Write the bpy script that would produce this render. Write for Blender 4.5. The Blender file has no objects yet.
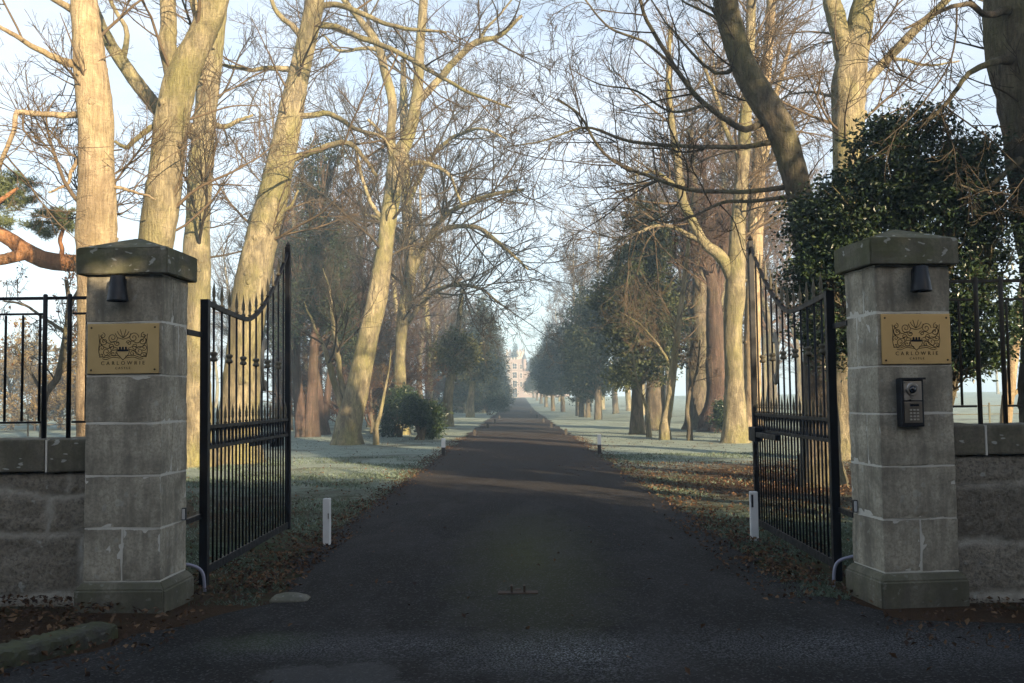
import bpy, bmesh, math, random
import numpy as np
from mathutils import Matrix, Vector

random.seed(7)
R = math.radians
sc = bpy.context.scene
COL = sc.collection

# ------------------------------------------------------------------ camera
F = 995.0
CAMZ = 1.6
TH = math.atan(56.5 / F)
YAW = math.atan(4.0 / F)
ROLL = R(-0.7)
RC = Matrix.Rotation(YAW, 3, 'Z') @ Matrix.Rotation(math.pi / 2 + TH, 3, 'X') @ Matrix.Rotation(ROLL, 3, 'Z')
cam = bpy.data.cameras.new('camera')
camo = bpy.data.objects.new('camera', cam)
COL.objects.link(camo)
camo.matrix_world = Matrix.Translation((0, 0, CAMZ)) @ RC.to_4x4()
cam.sensor_width = 36
cam.lens = F / 1024 * 36
cam.clip_start = 0.05
cam.clip_end = 6000
sc.camera = camo


def gz(x, y):
    """height of the ground"""
    t = min(max((y - 110) / 190.0, 0), 1)
    return 1.7 * t * t * (3 - 2 * t)


def P(px, py, D):
    """point of the place seen at a direction, D metres down the drive"""
    d = RC @ Vector(((px - 512) / F, -(py - 341.5) / F, -1))
    d = d * (D / d.y)
    return np.array((d.x, d.y, d.z + CAMZ))


def G(px, D):
    """foot on the ground at distance D"""
    py = 398 + F * (CAMZ - gz(0, D)) / D - (px - 516) * 0.0122
    p = P(px, py, D)
    return np.array((p[0], D, gz(p[0], D)))


# ------------------------------------------------------------------ helpers
def link(name, me, parent=None):
    o = bpy.data.objects.new(name, me)
    COL.objects.link(o)
    if parent is not None:
        o.parent = parent
    return o


def tag(o, label=None, cat=None, group=None, kind=None):
    if label: o['label'] = label
    if cat: o['category'] = cat
    if group: o['group'] = group
    if kind: o['kind'] = kind
    return o


def thing(name, label, cat, loc=(0, 0, 0), rz=0, group=None):
    o = bpy.data.objects.new(name, None)
    COL.objects.link(o)
    o.empty_display_size = 0.2
    o.location = [float(v) for v in loc]
    o.rotation_euler = (0, 0, rz)
    return tag(o, label, cat, group)


def dup(root, loc, rz=0, scale=(1, 1, 1), label=None, group=None):
    r = root.copy()
    COL.objects.link(r)
    r.location = [float(v) for v in loc]
    r.rotation_euler = (0, 0, rz)
    r.scale = scale
    if label: r['label'] = label
    if group: r['group'] = group
    for ch in list(root.children):
        c = ch.copy(); COL.objects.link(c); c.parent = r
        for g in list(ch.children):
            d = g.copy(); COL.objects.link(d); d.parent = c
    return r


class Acc:
    """collects vertex and face arrays"""
    def __init__(s):
        s.v, s.q, s.n = [], [], 0

    def add(s, v, q):
        v = np.asarray(v, float).reshape(-1, 3)
        q = np.asarray(q, int)
        s.v.append(v); s.q.append(q + s.n); s.n += len(v)

    def mesh(s, name, mat, off=(0, 0, 0), smooth=True):
        v = np.concatenate(s.v) - np.asarray(off, float)
        me = bpy.data.meshes.new(name)
        me.vertices.add(len(v))
        me.vertices.foreach_set('co', v.astype(np.float32).ravel())
        tot = np.concatenate([np.full(len(q), q.shape[1], np.int32) for q in s.q])
        idx = np.concatenate([q.ravel() for q in s.q]).astype(np.int32)
        me.loops.add(len(idx))
        me.loops.foreach_set('vertex_index', idx)
        me.polygons.add(len(tot))
        st = np.concatenate(([0], np.cumsum(tot)[:-1])).astype(np.int32)
        me.polygons.foreach_set('loop_start', st)
        try:
            me.polygons.foreach_set('loop_total', tot)
        except Exception:
            pass
        me.polygons.foreach_set('use_smooth', np.full(len(tot), smooth, bool))
        me.update(calc_edges=True)
        me.validate()
        me.materials.append(mat)
        return me

    def obj(s, name, mat, parent=None, off=(0, 0, 0), smooth=True):
        return link(name, s.mesh(name, mat, off, smooth), parent)


def tubes(acc, pts, rad, k, rough=0.0, rng=None, cap=False):
    pts = np.asarray(pts, float); rad = np.asarray(rad, float)
    N, S, _ = pts.shape
    t = np.gradient(pts, axis=1)
    t /= np.linalg.norm(t, axis=2, keepdims=True) + 1e-9
    ref = np.zeros((N, 1, 3)); mt = np.abs(t.mean(axis=1))
    ax = np.argmin(mt, axis=1)
    ref[np.arange(N), 0, ax] = 1
    a = np.cross(t, np.broadcast_to(ref, t.shape)); a /= np.linalg.norm(a, axis=2, keepdims=True) + 1e-9
    b = np.cross(t, a)
    th = np.linspace(0, 2 * np.pi, k, endpoint=False)
    rr = np.repeat(rad[:, :, None], k, axis=2)
    if rough and rng is not None:
        ph = rng.uniform(0, 6.28, (N, 1, 6))
        z = np.cumsum(np.ones((N, S)), axis=1)
        w = 0
        for m in range(1, 4):
            w = w + np.sin(m * th[None, None, :] + ph[:, :, m - 1:m] + 0.25 * m * z[:, :, None] * (0.4 + 0.2 * m)) / m
        rr = rr * (1 + rough * w + rough * 0.5 * rng.standard_normal(rr.shape))
    v = pts[:, :, None, :] + rr[..., None] * (np.cos(th)[None, None, :, None] * a[:, :, None, :] + np.sin(th)[None, None, :, None] * b[:, :, None, :])
    i = np.arange(N * S * k).reshape(N, S, k)
    q = np.stack([i[:, :-1, :], np.roll(i, -1, 2)[:, :-1, :], np.roll(i, -1, 2)[:, 1:, :], i[:, 1:, :]], -1).reshape(-1, 4)
    acc.add(v, q)
    if cap:
        base = acc.n - N * S * k
        # end caps as fans of quads is overkill: use n-gons
        c = np.concatenate([i[:, 0, ::-1], i[:, -1, :]])
        acc.q.append(c + base)


def smooth_path(p, S):
    """Catmull-Rom through control rows (x,y,z,r) -> S rows"""
    p = np.asarray(p, float)
    if len(p) == 2:
        t = np.linspace(0, 1, S)[:, None]
        return p[0] * (1 - t) + p[1] * t
    q = np.concatenate([[2 * p[0] - p[1]], p, [2 * p[-1] - p[-2]]])
    seg = np.linalg.norm(np.diff(p[:, :3], axis=0), axis=1)
    cum = np.concatenate([[0], np.cumsum(seg)]); u = np.linspace(0, cum[-1], S)
    i = np.clip(np.searchsorted(cum, u, side='right') - 1, 0, len(p) - 2)
    t = ((u - cum[i]) / (seg[i] + 1e-9))[:, None]
    a, b, c, d = q[i], q[i + 1], q[i + 2], q[i + 3]
    r = 0.5 * (2 * b + (c - a) * t + (2 * a - 5 * b + 4 * c - d) * t ** 2 + (3 * b - a - 3 * c + d) * t ** 3)
    r[:, 3] = np.maximum(r[:, 3], 0.002)
    return r


def spawn(rng, pts, rad, n, L, ang, S, wig=0.12, up=0.03, t0=0.2, t1=1.0, rr=0.6, rmin=0.004, rel=False, rmax=9, lead=0.0, zmin=-9):
    """n branches growing out of the limbs given"""
    N, SP, _ = pts.shape
    ln = np.linalg.norm(np.diff(pts, axis=1), axis=2).sum(1)
    idx = rng.choice(N, n, p=ln / ln.sum())
    t = rng.uniform(t0, t1, n) ** 0.9
    f = np.clip(t * (SP - 1), 0, SP - 1.001); i = f.astype(int); w = (f - i)[:, None]
    p = pts[idx, i] * (1 - w) + pts[idx, i + 1] * w
    tan = pts[idx, i + 1] - pts[idx, i]; tan /= np.linalg.norm(tan, axis=1, keepdims=True) + 1e-9
    r = rad[idx, i] * (1 - w[:, 0]) + rad[idx, i + 1] * w[:, 0]
    keep = p[:, 2] > zmin
    p, tan, r, idx, t = p[keep], tan[keep], r[keep], idx[keep], t[keep]
    n = len(p)
    rv = rng.standard_normal((n, 3)); rv -= (rv * tan).sum(1, keepdims=True) * tan
    rv /= np.linalg.norm(rv, axis=1, keepdims=True) + 1e-9
    a = rng.normal(ang, 0.22, n)[:, None]
    d = np.cos(a) * tan + np.sin(a) * rv
    length = (ln[idx] * L if rel else L) * rng.uniform(0.5, 1.25, n) * (1.1 - 0.5 * t)
    out = np.zeros((n, S, 3)); out[:, 0] = p
    st = (length / (S - 1))[:, None]
    curl = rng.standard_normal((n, 3)) * wig * 0.5
    for k in range(1, S):
        d = d + wig * rng.standard_normal((n, 3)) + curl
        d[:, 2] += up
        d /= np.linalg.norm(d, axis=1, keepdims=True) + 1e-9
        out[:, k] = out[:, k - 1] + d * st
    r0 = np.clip(np.minimum(r * rr, length * 0.0125 + 0.002), rmin, rmax)
    tt = np.linspace(0, 1, S)[None, :]
    rad2 = r0[:, None] * (1 - tt) ** 0.8 + rmin * tt * 0.8
    rad2 = np.maximum(rad2, rmin * 0.7)
    return out, rad2


def leaves(acc, c, size, rng, ratio=0.5, fold=0.25, up=0.0, dirs=None):
    n = len(c)
    d = rng.standard_normal((n, 3)) if dirs is None else dirs + 0.5 * rng.standard_normal((n, 3))
    d /= np.linalg.norm(d, axis=1, keepdims=True)
    nn = rng.standard_normal((n, 3)); nn[:, 2] += up
    s = np.cross(d, nn); s /= np.linalg.norm(s, axis=1, keepdims=True) + 1e-9
    m = np.cross(s, d)
    sz = size * rng.uniform(0.6, 1.3, n)[:, None]
    v = np.stack([c - d * sz * .5, c + s * sz * ratio * .5 + m * sz * fold * .5 - d * sz * .05, c + d * sz * .5, c - s * sz * ratio * .5 + m * sz * fold * .5 - d * sz * .05], 1)
    acc.add(v, np.arange(n * 4).reshape(-1, 4))


def bm_obj(name, bm, mat, parent=None, smooth=False):
    me = bpy.data.meshes.new(name)
    bm.normal_update()
    bm.to_mesh(me); bm.free()
    if smooth:
        for p in me.polygons: p.use_smooth = True
    me.materials.append(mat)
    return link(name, me, parent)


def box(bm, x0, x1, y0, y1, z0, z1, bev=0.0, rot=None, jit=0.0):
    vs = [bm.verts.new((x, y, z)) for x in (x0, x1) for y in (y0, y1) for z in (z0, z1)]
    fs = [bm.faces.new([vs[i] for i in f]) for f in ((0, 1, 3, 2), (4, 6, 7, 5), (0, 4, 5, 1), (2, 3, 7, 6), (0, 2, 6, 4), (1, 5, 7, 3))]
    if jit:
        for v in vs: v.co += Vector([random.uniform(-jit, jit) for _ in range(3)])
    if rot is not None:
        for v in vs: v.co = rot @ v.co
    if bev:
        es = list({e for f in fs for e in f.edges})
        bmesh.ops.bevel(bm, geom=es, offset=bev, segments=2, profile=0.6, affect='EDGES')


def lathe(bm, prof, seg=16, axis='Z', at=(0, 0, 0), cap=True):
    rings = []
    for r, z in prof:
        ring = []
        for k in range(seg):
            a = 2 * math.pi * k / seg
            if axis == 'Z': co = (at[0] + r * math.cos(a), at[1] + r * math.sin(a), at[2] + z)
            elif axis == 'Y': co = (at[0] + r * math.cos(a), at[1] + z, at[2] + r * math.sin(a))
            else: co = (at[0] + z, at[1] + r * math.cos(a), at[2] + r * math.sin(a))
            ring.append(bm.verts.new(co))
        rings.append(ring)
    for a, b in zip(rings, rings[1:]):
        for k in range(seg):
            bm.faces.new((a[k], a[(k + 1) % seg], b[(k + 1) % seg], b[k]))
    if cap:
        bm.faces.new(rings[0][::-1]); bm.faces.new(rings[-1])
    bmesh.ops.recalc_face_normals(bm, faces=bm.faces)


def tube_obj(name, path, r, mat, parent=None, k=8, S=None, off=(0, 0, 0)):
    path = np.asarray(path, float)
    S = S or len(path)
    row = np.concatenate([path, np.full((len(path), 1), r)], 1)
    q = smooth_path(row, S) if S != len(path) else row
    a = Acc(); tubes(a, q[None, :, :3], q[None, :, 3], k, cap=True)
    return a.obj(name, mat, parent, off)


# ------------------------------------------------------------------ materials
class NT:
    def __init__(s, name, disp=False):
        s.m = bpy.data.materials.new(name); s.m.use_nodes = True
        s.t = s.m.node_tree; s.n = s.t.nodes
        s.b = s.n['Principled BSDF']
        s.b.inputs['Specular IOR Level'].default_value = 0.25

    def new(s, kind, **kw):
        nd = s.n.new(kind)
        for k, v in kw.items(): setattr(nd, k, v)
        return nd

    def l(s, a, b): s.t.links.new(a, b)

    def coord(s, scale=(1, 1, 1), out='Object'):
        tc = s.new('ShaderNodeTexCoord'); mp = s.new('ShaderNodeMapping')
        mp.inputs['Scale'].default_value = scale
        s.l(tc.outputs[out], mp.inputs['Vector'])
        return mp.outputs['Vector']

    def noise(s, vec, scale, detail=4, rough=0.55, dist=0.0):
        nd = s.new('ShaderNodeTexNoise')
        nd.inputs['Scale'].default_value = scale; nd.inputs['Detail'].default_value = detail
        nd.inputs['Roughness'].default_value = rough; nd.inputs['Distortion'].default_value = dist
        s.l(vec, nd.inputs['Vector'])
        return nd.outputs['Fac']

    def ramp(s, fac, stops, interp='LINEAR'):
        nd = s.new('ShaderNodeValToRGB'); nd.color_ramp.interpolation = interp
        e = nd.color_ramp.elements
        while len(e) < len(stops): e.new(0.5)
        for el, (p, c) in zip(e, stops):
            el.position = p
            el.color = (c, c, c, 1) if isinstance(c, (int, float)) else (*c, 1)
        s.l(fac, nd.inputs['Fac'])
        return nd.outputs['Color']

    def mix(s, fac, a, b, mode='MIX'):
        nd = s.new('ShaderNodeMix', data_type='RGBA', blend_type=mode)
        for sock, val in ((nd.inputs['Factor'], fac), (nd.inputs['A'], a), (nd.inputs['B'], b)):
            if isinstance(val, (int, float)): sock.default_value = val
            elif isinstance(val, tuple): sock.default_value = (*val, 1)
            else: s.l(val, sock)
        return nd.outputs['Result']

    def math(s, op, a, b=0.0, clamp=False):
        nd = s.new('ShaderNodeMath', operation=op, use_clamp=clamp)
        for sock, val in ((nd.inputs[0], a), (nd.inputs[1], b)):
            if isinstance(val, (int, float)): sock.default_value = val
            else: s.l(val, sock)
        return nd.outputs[0]

    def island(s):
        return s.new('ShaderNodeNewGeometry').outputs['Random Per Island']

    def bump(s, h, strength=0.5, dist=0.02):
        nd = s.new('ShaderNodeBump')
        nd.inputs['Strength'].default_value = strength; nd.inputs['Distance'].default_value = dist
        s.l(h, nd.inputs['Height']); s.l(nd.outputs['Normal'], s.b.inputs['Normal'])

    def col(s, c):
        if isinstance(c, tuple): s.b.inputs['Base Color'].default_value = (*c, 1)
        else: s.l(c, s.b.inputs['Base Color'])

    def rough(s, v):
        if isinstance(v, (int, float)): s.b.inputs['Roughness'].default_value = v
        else: s.l(v, s.b.inputs['Roughness'])


def bark_mat(name, a, b, moss, moss_amt=0.5, stretch=0.35, scale=6.0, bump=0.7):
    m = NT(name)
    v = m.coord((1, 1, stretch))
    n1 = m.noise(v, scale, 6, 0.65, 0.6)
    n2 = m.noise(m.coord((1, 1, 0.7)), 1.1, 4, 0.6)
    n3 = m.noise(m.coord((1, 1, 0.10)), scale * 5.5, 6, 0.7, 0.5)
    base = m.mix(m.ramp(n1, [(0.36, 0.0), (0.62, 1.0)]), a, b)
    base = m.mix(m.math('MULTIPLY', m.ramp(n2, [(0.42, 0.0), (0.62, 1.0)]), moss_amt), base, moss)
    base = m.mix(m.ramp(n3, [(0.30, 0.6), (0.56, 0.0)]), base, tuple(x * 0.4 for x in a))
    n4 = m.noise(m.coord((1, 1, 0.35)), 0.8, 7, 0.7, 0.8)
    base = m.mix(m.ramp(n4, [(0.38, 0.65), (0.54, 0.0)]), base, tuple(x * 0.6 for x in a))
    n5 = m.noise(m.coord((1, 1, 3.5)), 5.0, 4, 0.7, 1.0)
    base = m.mix(m.ramp(n5, [(0.60, 0.0), (0.70, 0.55)]), base, tuple(x * 0.6 for x in a))
    m.col(base); m.rough(0.92)
    h = m.math('ADD', m.math('MULTIPLY', n1, 0.7), m.math('MULTIPLY', n3, 0.6))
    h = m.math('ADD', h, m.math('MULTIPLY', n5, 0.3))
    m.bump(h, min(1, bump + .2), 0.11)
    return m.m


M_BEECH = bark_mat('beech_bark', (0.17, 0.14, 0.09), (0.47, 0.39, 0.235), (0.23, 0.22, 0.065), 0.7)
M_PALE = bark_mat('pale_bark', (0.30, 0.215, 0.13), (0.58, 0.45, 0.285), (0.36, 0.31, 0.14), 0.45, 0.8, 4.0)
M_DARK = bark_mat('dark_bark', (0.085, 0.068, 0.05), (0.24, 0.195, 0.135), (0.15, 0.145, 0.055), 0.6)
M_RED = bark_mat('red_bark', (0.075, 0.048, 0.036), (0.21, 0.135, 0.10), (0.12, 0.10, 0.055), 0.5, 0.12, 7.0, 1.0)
M_PINE = bark_mat('pine_bark', (0.34, 0.15, 0.06), (0.52, 0.25, 0.11), (0.30, 0.20, 0.09), 0.4, 0.6, 6.0)


def twig_mat(name, a, b):
    m = NT(name)
    m.col(m.mix(m.noise(m.coord(), 1.3, 3), a, b)); m.rough(0.9)
    return m.m


M_TWIG = twig_mat('twig_bark', (0.065, 0.045, 0.03), (0.15, 0.11, 0.065))
M_TWIGD = twig_mat('dark_twig_bark', (0.03, 0.024, 0.018), (0.085, 0.065, 0.04))
M_TWIGR = twig_mat('reddish_twig_bark', (0.07, 0.04, 0.028), (0.14, 0.09, 0.06))


def leaf_mat(name, cols, transl=0.3, rough=0.5, spec=0.3):
    m = NT(name)
    r = m.island()
    stops = [(i / (len(cols) - 1), c) for i, c in enumerate(cols)]
    c = m.ramp(r, stops)
    c = m.mix(m.ramp(m.noise(m.coord(), 0.8, 2), [(0.35, 0.0), (0.65, 0.5)]), c, tuple(0.6 * x for x in cols[0]))
    m.col(c); m.rough(rough); m.b.inputs['Specular IOR Level'].default_value = spec
    tr = m.new('ShaderNodeBsdfTranslucent'); m.l(c, tr.inputs['Color'])
    mx = m.new('ShaderNodeMixShader'); mx.inputs[0].default_value = transl
    m.l(m.b.outputs[0], mx.inputs[1]); m.l(tr.outputs[0], mx.inputs[2])
    m.l(mx.outputs[0], m.n['Material Output'].inputs['Surface'])
    return m.m


M_HOLLY = leaf_mat('holly_leaf', [(0.016, 0.030, 0.014), (0.028, 0.050, 0.020), (0.045, 0.075, 0.026), (0.075, 0.095, 0.035)], 0.15, 0.35, 0.45)
M_YEW = leaf_mat('yew_leaf', [(0.022, 0.034, 0.020), (0.035, 0.050, 0.026), (0.060, 0.075, 0.032), (0.09, 0.095, 0.04)], 0.2, 0.6)
M_YEWO = leaf_mat('olive_yew_leaf', [(0.03, 0.042, 0.018), (0.055, 0.07, 0.028), (0.09, 0.105, 0.04), (0.13, 0.13, 0.05)], 0.25, 0.5)
M_YELLOWGREEN = leaf_mat('yellow_green_leaf', [(0.06, 0.07, 0.02), (0.12, 0.12, 0.035), (0.19, 0.17, 0.055)], 0.25)
M_PINELEAF = leaf_mat('pine_needle', [(0.08, 0.11, 0.045), (0.15, 0.18, 0.07), (0.26, 0.27, 0.10)], 0.25, 0.6)
M_COPPER = leaf_mat('dead_beech_leaf', [(0.10, 0.045, 0.022), (0.18, 0.085, 0.04), (0.27, 0.15, 0.07)], 0.3, 0.7)
M_TAN = leaf_mat('tan_leaf', [(0.22, 0.14, 0.05), (0.36, 0.25, 0.09), (0.42, 0.32, 0.12)], 0.35, 0.7)
M_LITTER = leaf_mat('fallen_leaf', [(0.035, 0.02, 0.012), (0.085, 0.045, 0.022), (0.16, 0.085, 0.038), (0.24, 0.145, 0.07)], 0.1, 0.8)
M_BLADE = leaf_mat('frosted_blade', [(0.07, 0.095, 0.05), (0.13, 0.17, 0.10), (0.19, 0.24, 0.17), (0.27, 0.33, 0.26)], 0.2, 0.7)


def stone_mat(name, a, b, lichen=0.35, green=0.0, seed=0.0, dark=(0.06, 0.055, 0.045)):
    m = NT(name)
    v = m.coord()
    isl = m.island()
    n1 = m.noise(v, 3.0, 6, 0.6, 0.4)
    n2 = m.noise(v, 45, 5, 0.7)
    n3 = m.noise(m.coord((6, 6, 0.9)), 1.4, 5, 0.6)
    base = m.mix(isl, a, b)
    base = m.mix(m.ramp(n1, [(0.40, 0.0), (0.66, 0.7)]), base, tuple(0.5 * x for x in a))
    base = m.mix(m.ramp(n3, [(0.42, 0.0), (0.62, 0.5)]), base, dark)
    base = m.mix(m.ramp(n2, [(0.38, 0.6), (0.55, 0.0)]), base, tuple(0.55 * x for x in a))
    base = m.mix(m.ramp(m.noise(v, 18, 4, 0.7), [(0.55, 0.0), (0.70, 0.22)]), base, tuple(min(1, 1.2 * x) for x in b))
    if green:
        base = m.mix(m.math('MULTIPLY', m.ramp(m.noise(v, 5, 5, 0.65), [(0.35, 0.0), (0.6, 1.0)]), green), base, (0.10, 0.105, 0.045))
    vo = m.new('ShaderNodeTexVoronoi'); vo.inputs['Scale'].default_value = 11; vo.inputs['Randomness'].default_value = 1
    m.l(m.mix(0.18, v, m.new('ShaderNodeTexNoise').outputs['Color']), vo.inputs['Vector'])
    spots = m.ramp(m.math('ADD', vo.outputs['Distance'], m.math('MULTIPLY', n1, 0.5)), [(0.40, 1.0), (0.46, 0.0)])
    base = m.mix(m.math('MULTIPLY', spots, lichen), base, (0.44, 0.44, 0.39))
    m.col(base); m.rough(0.92)
    m.bump(m.math('ADD', m.math('MULTIPLY', n1, 0.6), m.math('MULTIPLY', n2, 0.35)), 0.55, 0.012)
    return m.m


M_STONE = stone_mat('pillar_sandstone', (0.34, 0.305, 0.23), (0.60, 0.54, 0.415), 0.3)
M_CAP = stone_mat('mossy_cap_stone', (0.19, 0.175, 0.13), (0.22, 0.205, 0.15), 0.7, 0.6)
M_PLINTH = stone_mat('plinth_stone', (0.20, 0.18, 0.135), (0.23, 0.21, 0.16), 0.2, 0.35)
M_COPING = stone_mat('coping_stone', (0.17, 0.15, 0.11), (0.24, 0.21, 0.16), 0.8, 0.25)
M_KERB = stone_mat('kerb_stone', (0.06, 0.055, 0.042), (0.085, 0.078, 0.06), 0.15, 0.75)
M_ROCK = stone_mat('edge_rock', (0.22, 0.21, 0.16), (0.26, 0.24, 0.19), 0.3, 0.4)


def mortar_mat():
    m = NT('lime_mortar')
    v = m.coord()
    m.col(m.mix(m.noise(v, 9, 5), (0.55, 0.525, 0.45), (0.72, 0.69, 0.60))); m.rough(0.95)
    m.bump(m.noise(v, 60, 4), 0.4, 0.01)
    return m.m


M_MORTAR = mortar_mat()


def rubble_mat():
    m = NT('rubble_masonry')
    v = m.coord()
    def attr(n):
        a = m.new('ShaderNodeAttribute'); a.attribute_name = n; return a.outputs['Fac']
    n1 = m.noise(v, 5, 6, 0.65, 0.5); n2 = m.noise(v, 40, 5, 0.7); n3 = m.noise(v, 110, 4, 0.7)
    st = m.mix(attr('tone'), (0.24, 0.21, 0.16), (0.42, 0.375, 0.295))
    st = m.mix(m.ramp(n1, [(0.35, 0.0), (0.65, 0.55)]), st, (0.16, 0.14, 0.11))
    st = m.mix(m.ramp(n2, [(0.35, 0.7), (0.55, 0.0)]), st, (0.08, 0.072, 0.055))
    c = m.mix(m.math('MULTIPLY', m.math('MULTIPLY', attr('joint'), m.ramp(n1, [(0.35, 0.25), (0.6, 1.0)])), 0.85), st, (0.50, 0.47, 0.395))
    c = m.mix(m.ramp(m.noise(v, 9, 3, 0.5), [(0.66, 0.0), (0.69, 0.7)]), c, (0.42, 0.42, 0.37))
    m.col(c); m.rough(0.95)
    m.bump(m.math('ADD', n2, m.math('MULTIPLY', n3, 0.5)), 0.7, 0.015)
    return m.m


M_RUBBLE = rubble_mat()


def plain(name, c, rough=0.5, metal=0.0, var=0.25, scale=14, spec=0.3, bump=0.0):
    m = NT(name)
    v = m.coord()
    n = m.noise(v, scale, 5, 0.6)
    m.col(m.mix(n, tuple(x * (1 - var) for x in c), tuple(min(1, x * (1 + var)) for x in c)))
    m.rough(m.ramp(n, [(0.3, max(0, rough - 0.12)), (0.7, min(1, rough + 0.12))])); m.b.inputs['Metallic'].default_value = metal
    m.b.inputs['Specular IOR Level'].default_value = spec
    if bump: m.bump(m.noise(v, 70, 3), bump, 0.004)
    return m.m


M_IRON = plain('black_iron', (0.008, 0.008, 0.009), 0.5, 0.0, 0.3, 14, 0.3, 0.2)
M_OLDIRON = plain('worn_iron', (0.05, 0.042, 0.03), 0.65, 0.0, 0.6, 9, 0.3, 0.4)
M_GILT = plain('dull_gilt', (0.12, 0.105, 0.07), 0.6, 0.1, 0.35, 30, 0.4, 0.2)
M_SCROLL = plain('tarnished_scroll', (0.30, 0.27, 0.21), 0.6, 0.2, 0.35, 30, 0.4, 0.2)
M_LAMP = plain('lamp_black', (0.006, 0.0065, 0.008), 0.4, 0.0, 0.15, 20, 0.4)
M_WHITE = plain('white_paint', (0.70, 0.70, 0.68), 0.6, 0.0, 0.10, 12, 0.3, 0.1)
M_POSTSHADE = plain('dark_post_shade', (0.045, 0.038, 0.03), 0.7, 0.0, 0.3, 12)  # shade on the far posts, put into the colour
M_STEEL = plain('brushed_steel', (0.45, 0.42, 0.38), 0.35, 0.9, 0.15, 30, 0.5)
M_PLASTIC = plain('dark_plastic', (0.02, 0.02, 0.022), 0.4, 0, 0.1)
M_KEY = plain('key_metal', (0.50, 0.47, 0.40), 0.45, 0.3, 0.1)
M_LENS = plain('lens_glass', (0.01, 0.01, 0.014), 0.08, 0, 0.1, 14, 0.8)
M_PIPE = plain('lilac_plastic', (0.34, 0.34, 0.43), 0.4, 0, 0.08)
M_ENGRAVE = plain('engraved_lines', (0.10, 0.07, 0.03), 0.6, 0.5, 0.3, 40)
M_INK = plain('black_enamel', (0.006, 0.006, 0.008), 0.4)


def brass():
    m = NT('brass')
    v = m.coord((1, 1, 1))
    n = m.noise(v, 5, 4, 0.6); n2 = m.noise(m.coord((3, 1, 60)), 4, 3)
    m.col(m.mix(n, (0.56, 0.38, 0.16), (0.74, 0.54, 0.26)))
    m.b.inputs['Metallic'].default_value = 0.75
    m.rough(m.ramp(n, [(0.3, 0.42), (0.7, 0.60)]))
    m.bump(n2, 0.06, 0.002)
    return m.m


M_BRASS = brass()


def ground_mat():
    m = NT('frosted_grass_ground')
    v = m.coord()
    sep = m.new('ShaderNodeSeparateXYZ'); m.l(v, sep.inputs[0])
    nA = m.noise(v, 0.35, 5, 0.6, 0.5); nB = m.noise(v, 2.6, 6, 0.65); nC = m.noise(v, 24, 5, 0.7); nD = m.noise(v, 90, 3, 0.7)
    grass = m.mix(nC, (0.035, 0.05, 0.025), (0.10, 0.12, 0.06))
    frost = m.mix(nC, (0.22, 0.27, 0.21), (0.48, 0.54, 0.46))
    soil = m.mix(nC, (0.028, 0.018, 0.012), (0.115, 0.070, 0.038))
    soil = m.mix(m.ramp(nD, [(0.5, 0.0), (0.62, 0.6)]), soil, (0.14, 0.085, 0.045))
    # frost grows with distance from the sheltered gateway
    far = m.new('ShaderNodeMapRange'); far.inputs['From Min'].default_value = 9; far.inputs['From Max'].default_value = 24
    m.l(sep.outputs['Y'], far.inputs['Value'])
    fr = m.math('ADD', m.math('MULTIPLY', far.outputs[0], 0.36), m.math('ADD', m.math('MULTIPLY', nB, 0.55), m.math('MULTIPLY', nC, 0.35)))
    fr = m.ramp(fr, [(0.50, 0.0), (0.85, 1.0)])
    c = m.mix(fr, grass, frost)
    # bare earth and leaf litter: by the gate, on the right of the drive, in patches below the trees
    def blob(cx, cy, sx, sy, lo=0.6, hi=1.25):
        dx = m.math('DIVIDE', m.math('SUBTRACT', sep.outputs['X'], cx), sx)
        dy = m.math('DIVIDE', m.math('SUBTRACT', sep.outputs['Y'], cy), sy)
        d = m.math('SQRT', m.math('ADD', m.math('MULTIPLY', dx, dx), m.math('MULTIPLY', dy, dy)))
        d = m.math('ADD', d, m.math('MULTIPLY', m.math('SUBTRACT', nB, 0.5), 1.3))
        d = m.math('ADD', d, m.math('MULTIPLY', m.math('SUBTRACT', nA, 0.5), 0.8))
        mr = m.new('ShaderNodeMapRange'); mr.inputs['From Min'].default_value = hi; mr.inputs['From Max'].default_value = lo
        m.l(d, mr.inputs['Value']); return mr.outputs[0]
    e = blob(0, 5.5, 9, 4.2)
    e = m.math('MAXIMUM', e, blob(7.5, 18.8, 6.6, 5.0))
    e = m.math('MAXIMUM', e, m.math('MULTIPLY', blob(-7, 14.5, 6, 3.0), 0.8))
    e = m.math('MAXIMUM', e, m.math('MULTIPLY', m.ramp(m.math('ADD', m.math('MULTIPLY', nA, .75), m.math('MULTIPLY', nB, .25)), [(0.52, 0.0), (0.62, 1.0)]), 0.55))
    c = m.mix(e, c, soil)
    m.col(c); m.rough(0.95); m.b.inputs['Specular IOR Level'].default_value = 0.05
    m.bump(m.math('ADD', nC, m.math('MULTIPLY', nD, 0.6)), 0.9, 0.05)
    return m.m


M_GROUND = ground_mat()


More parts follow.
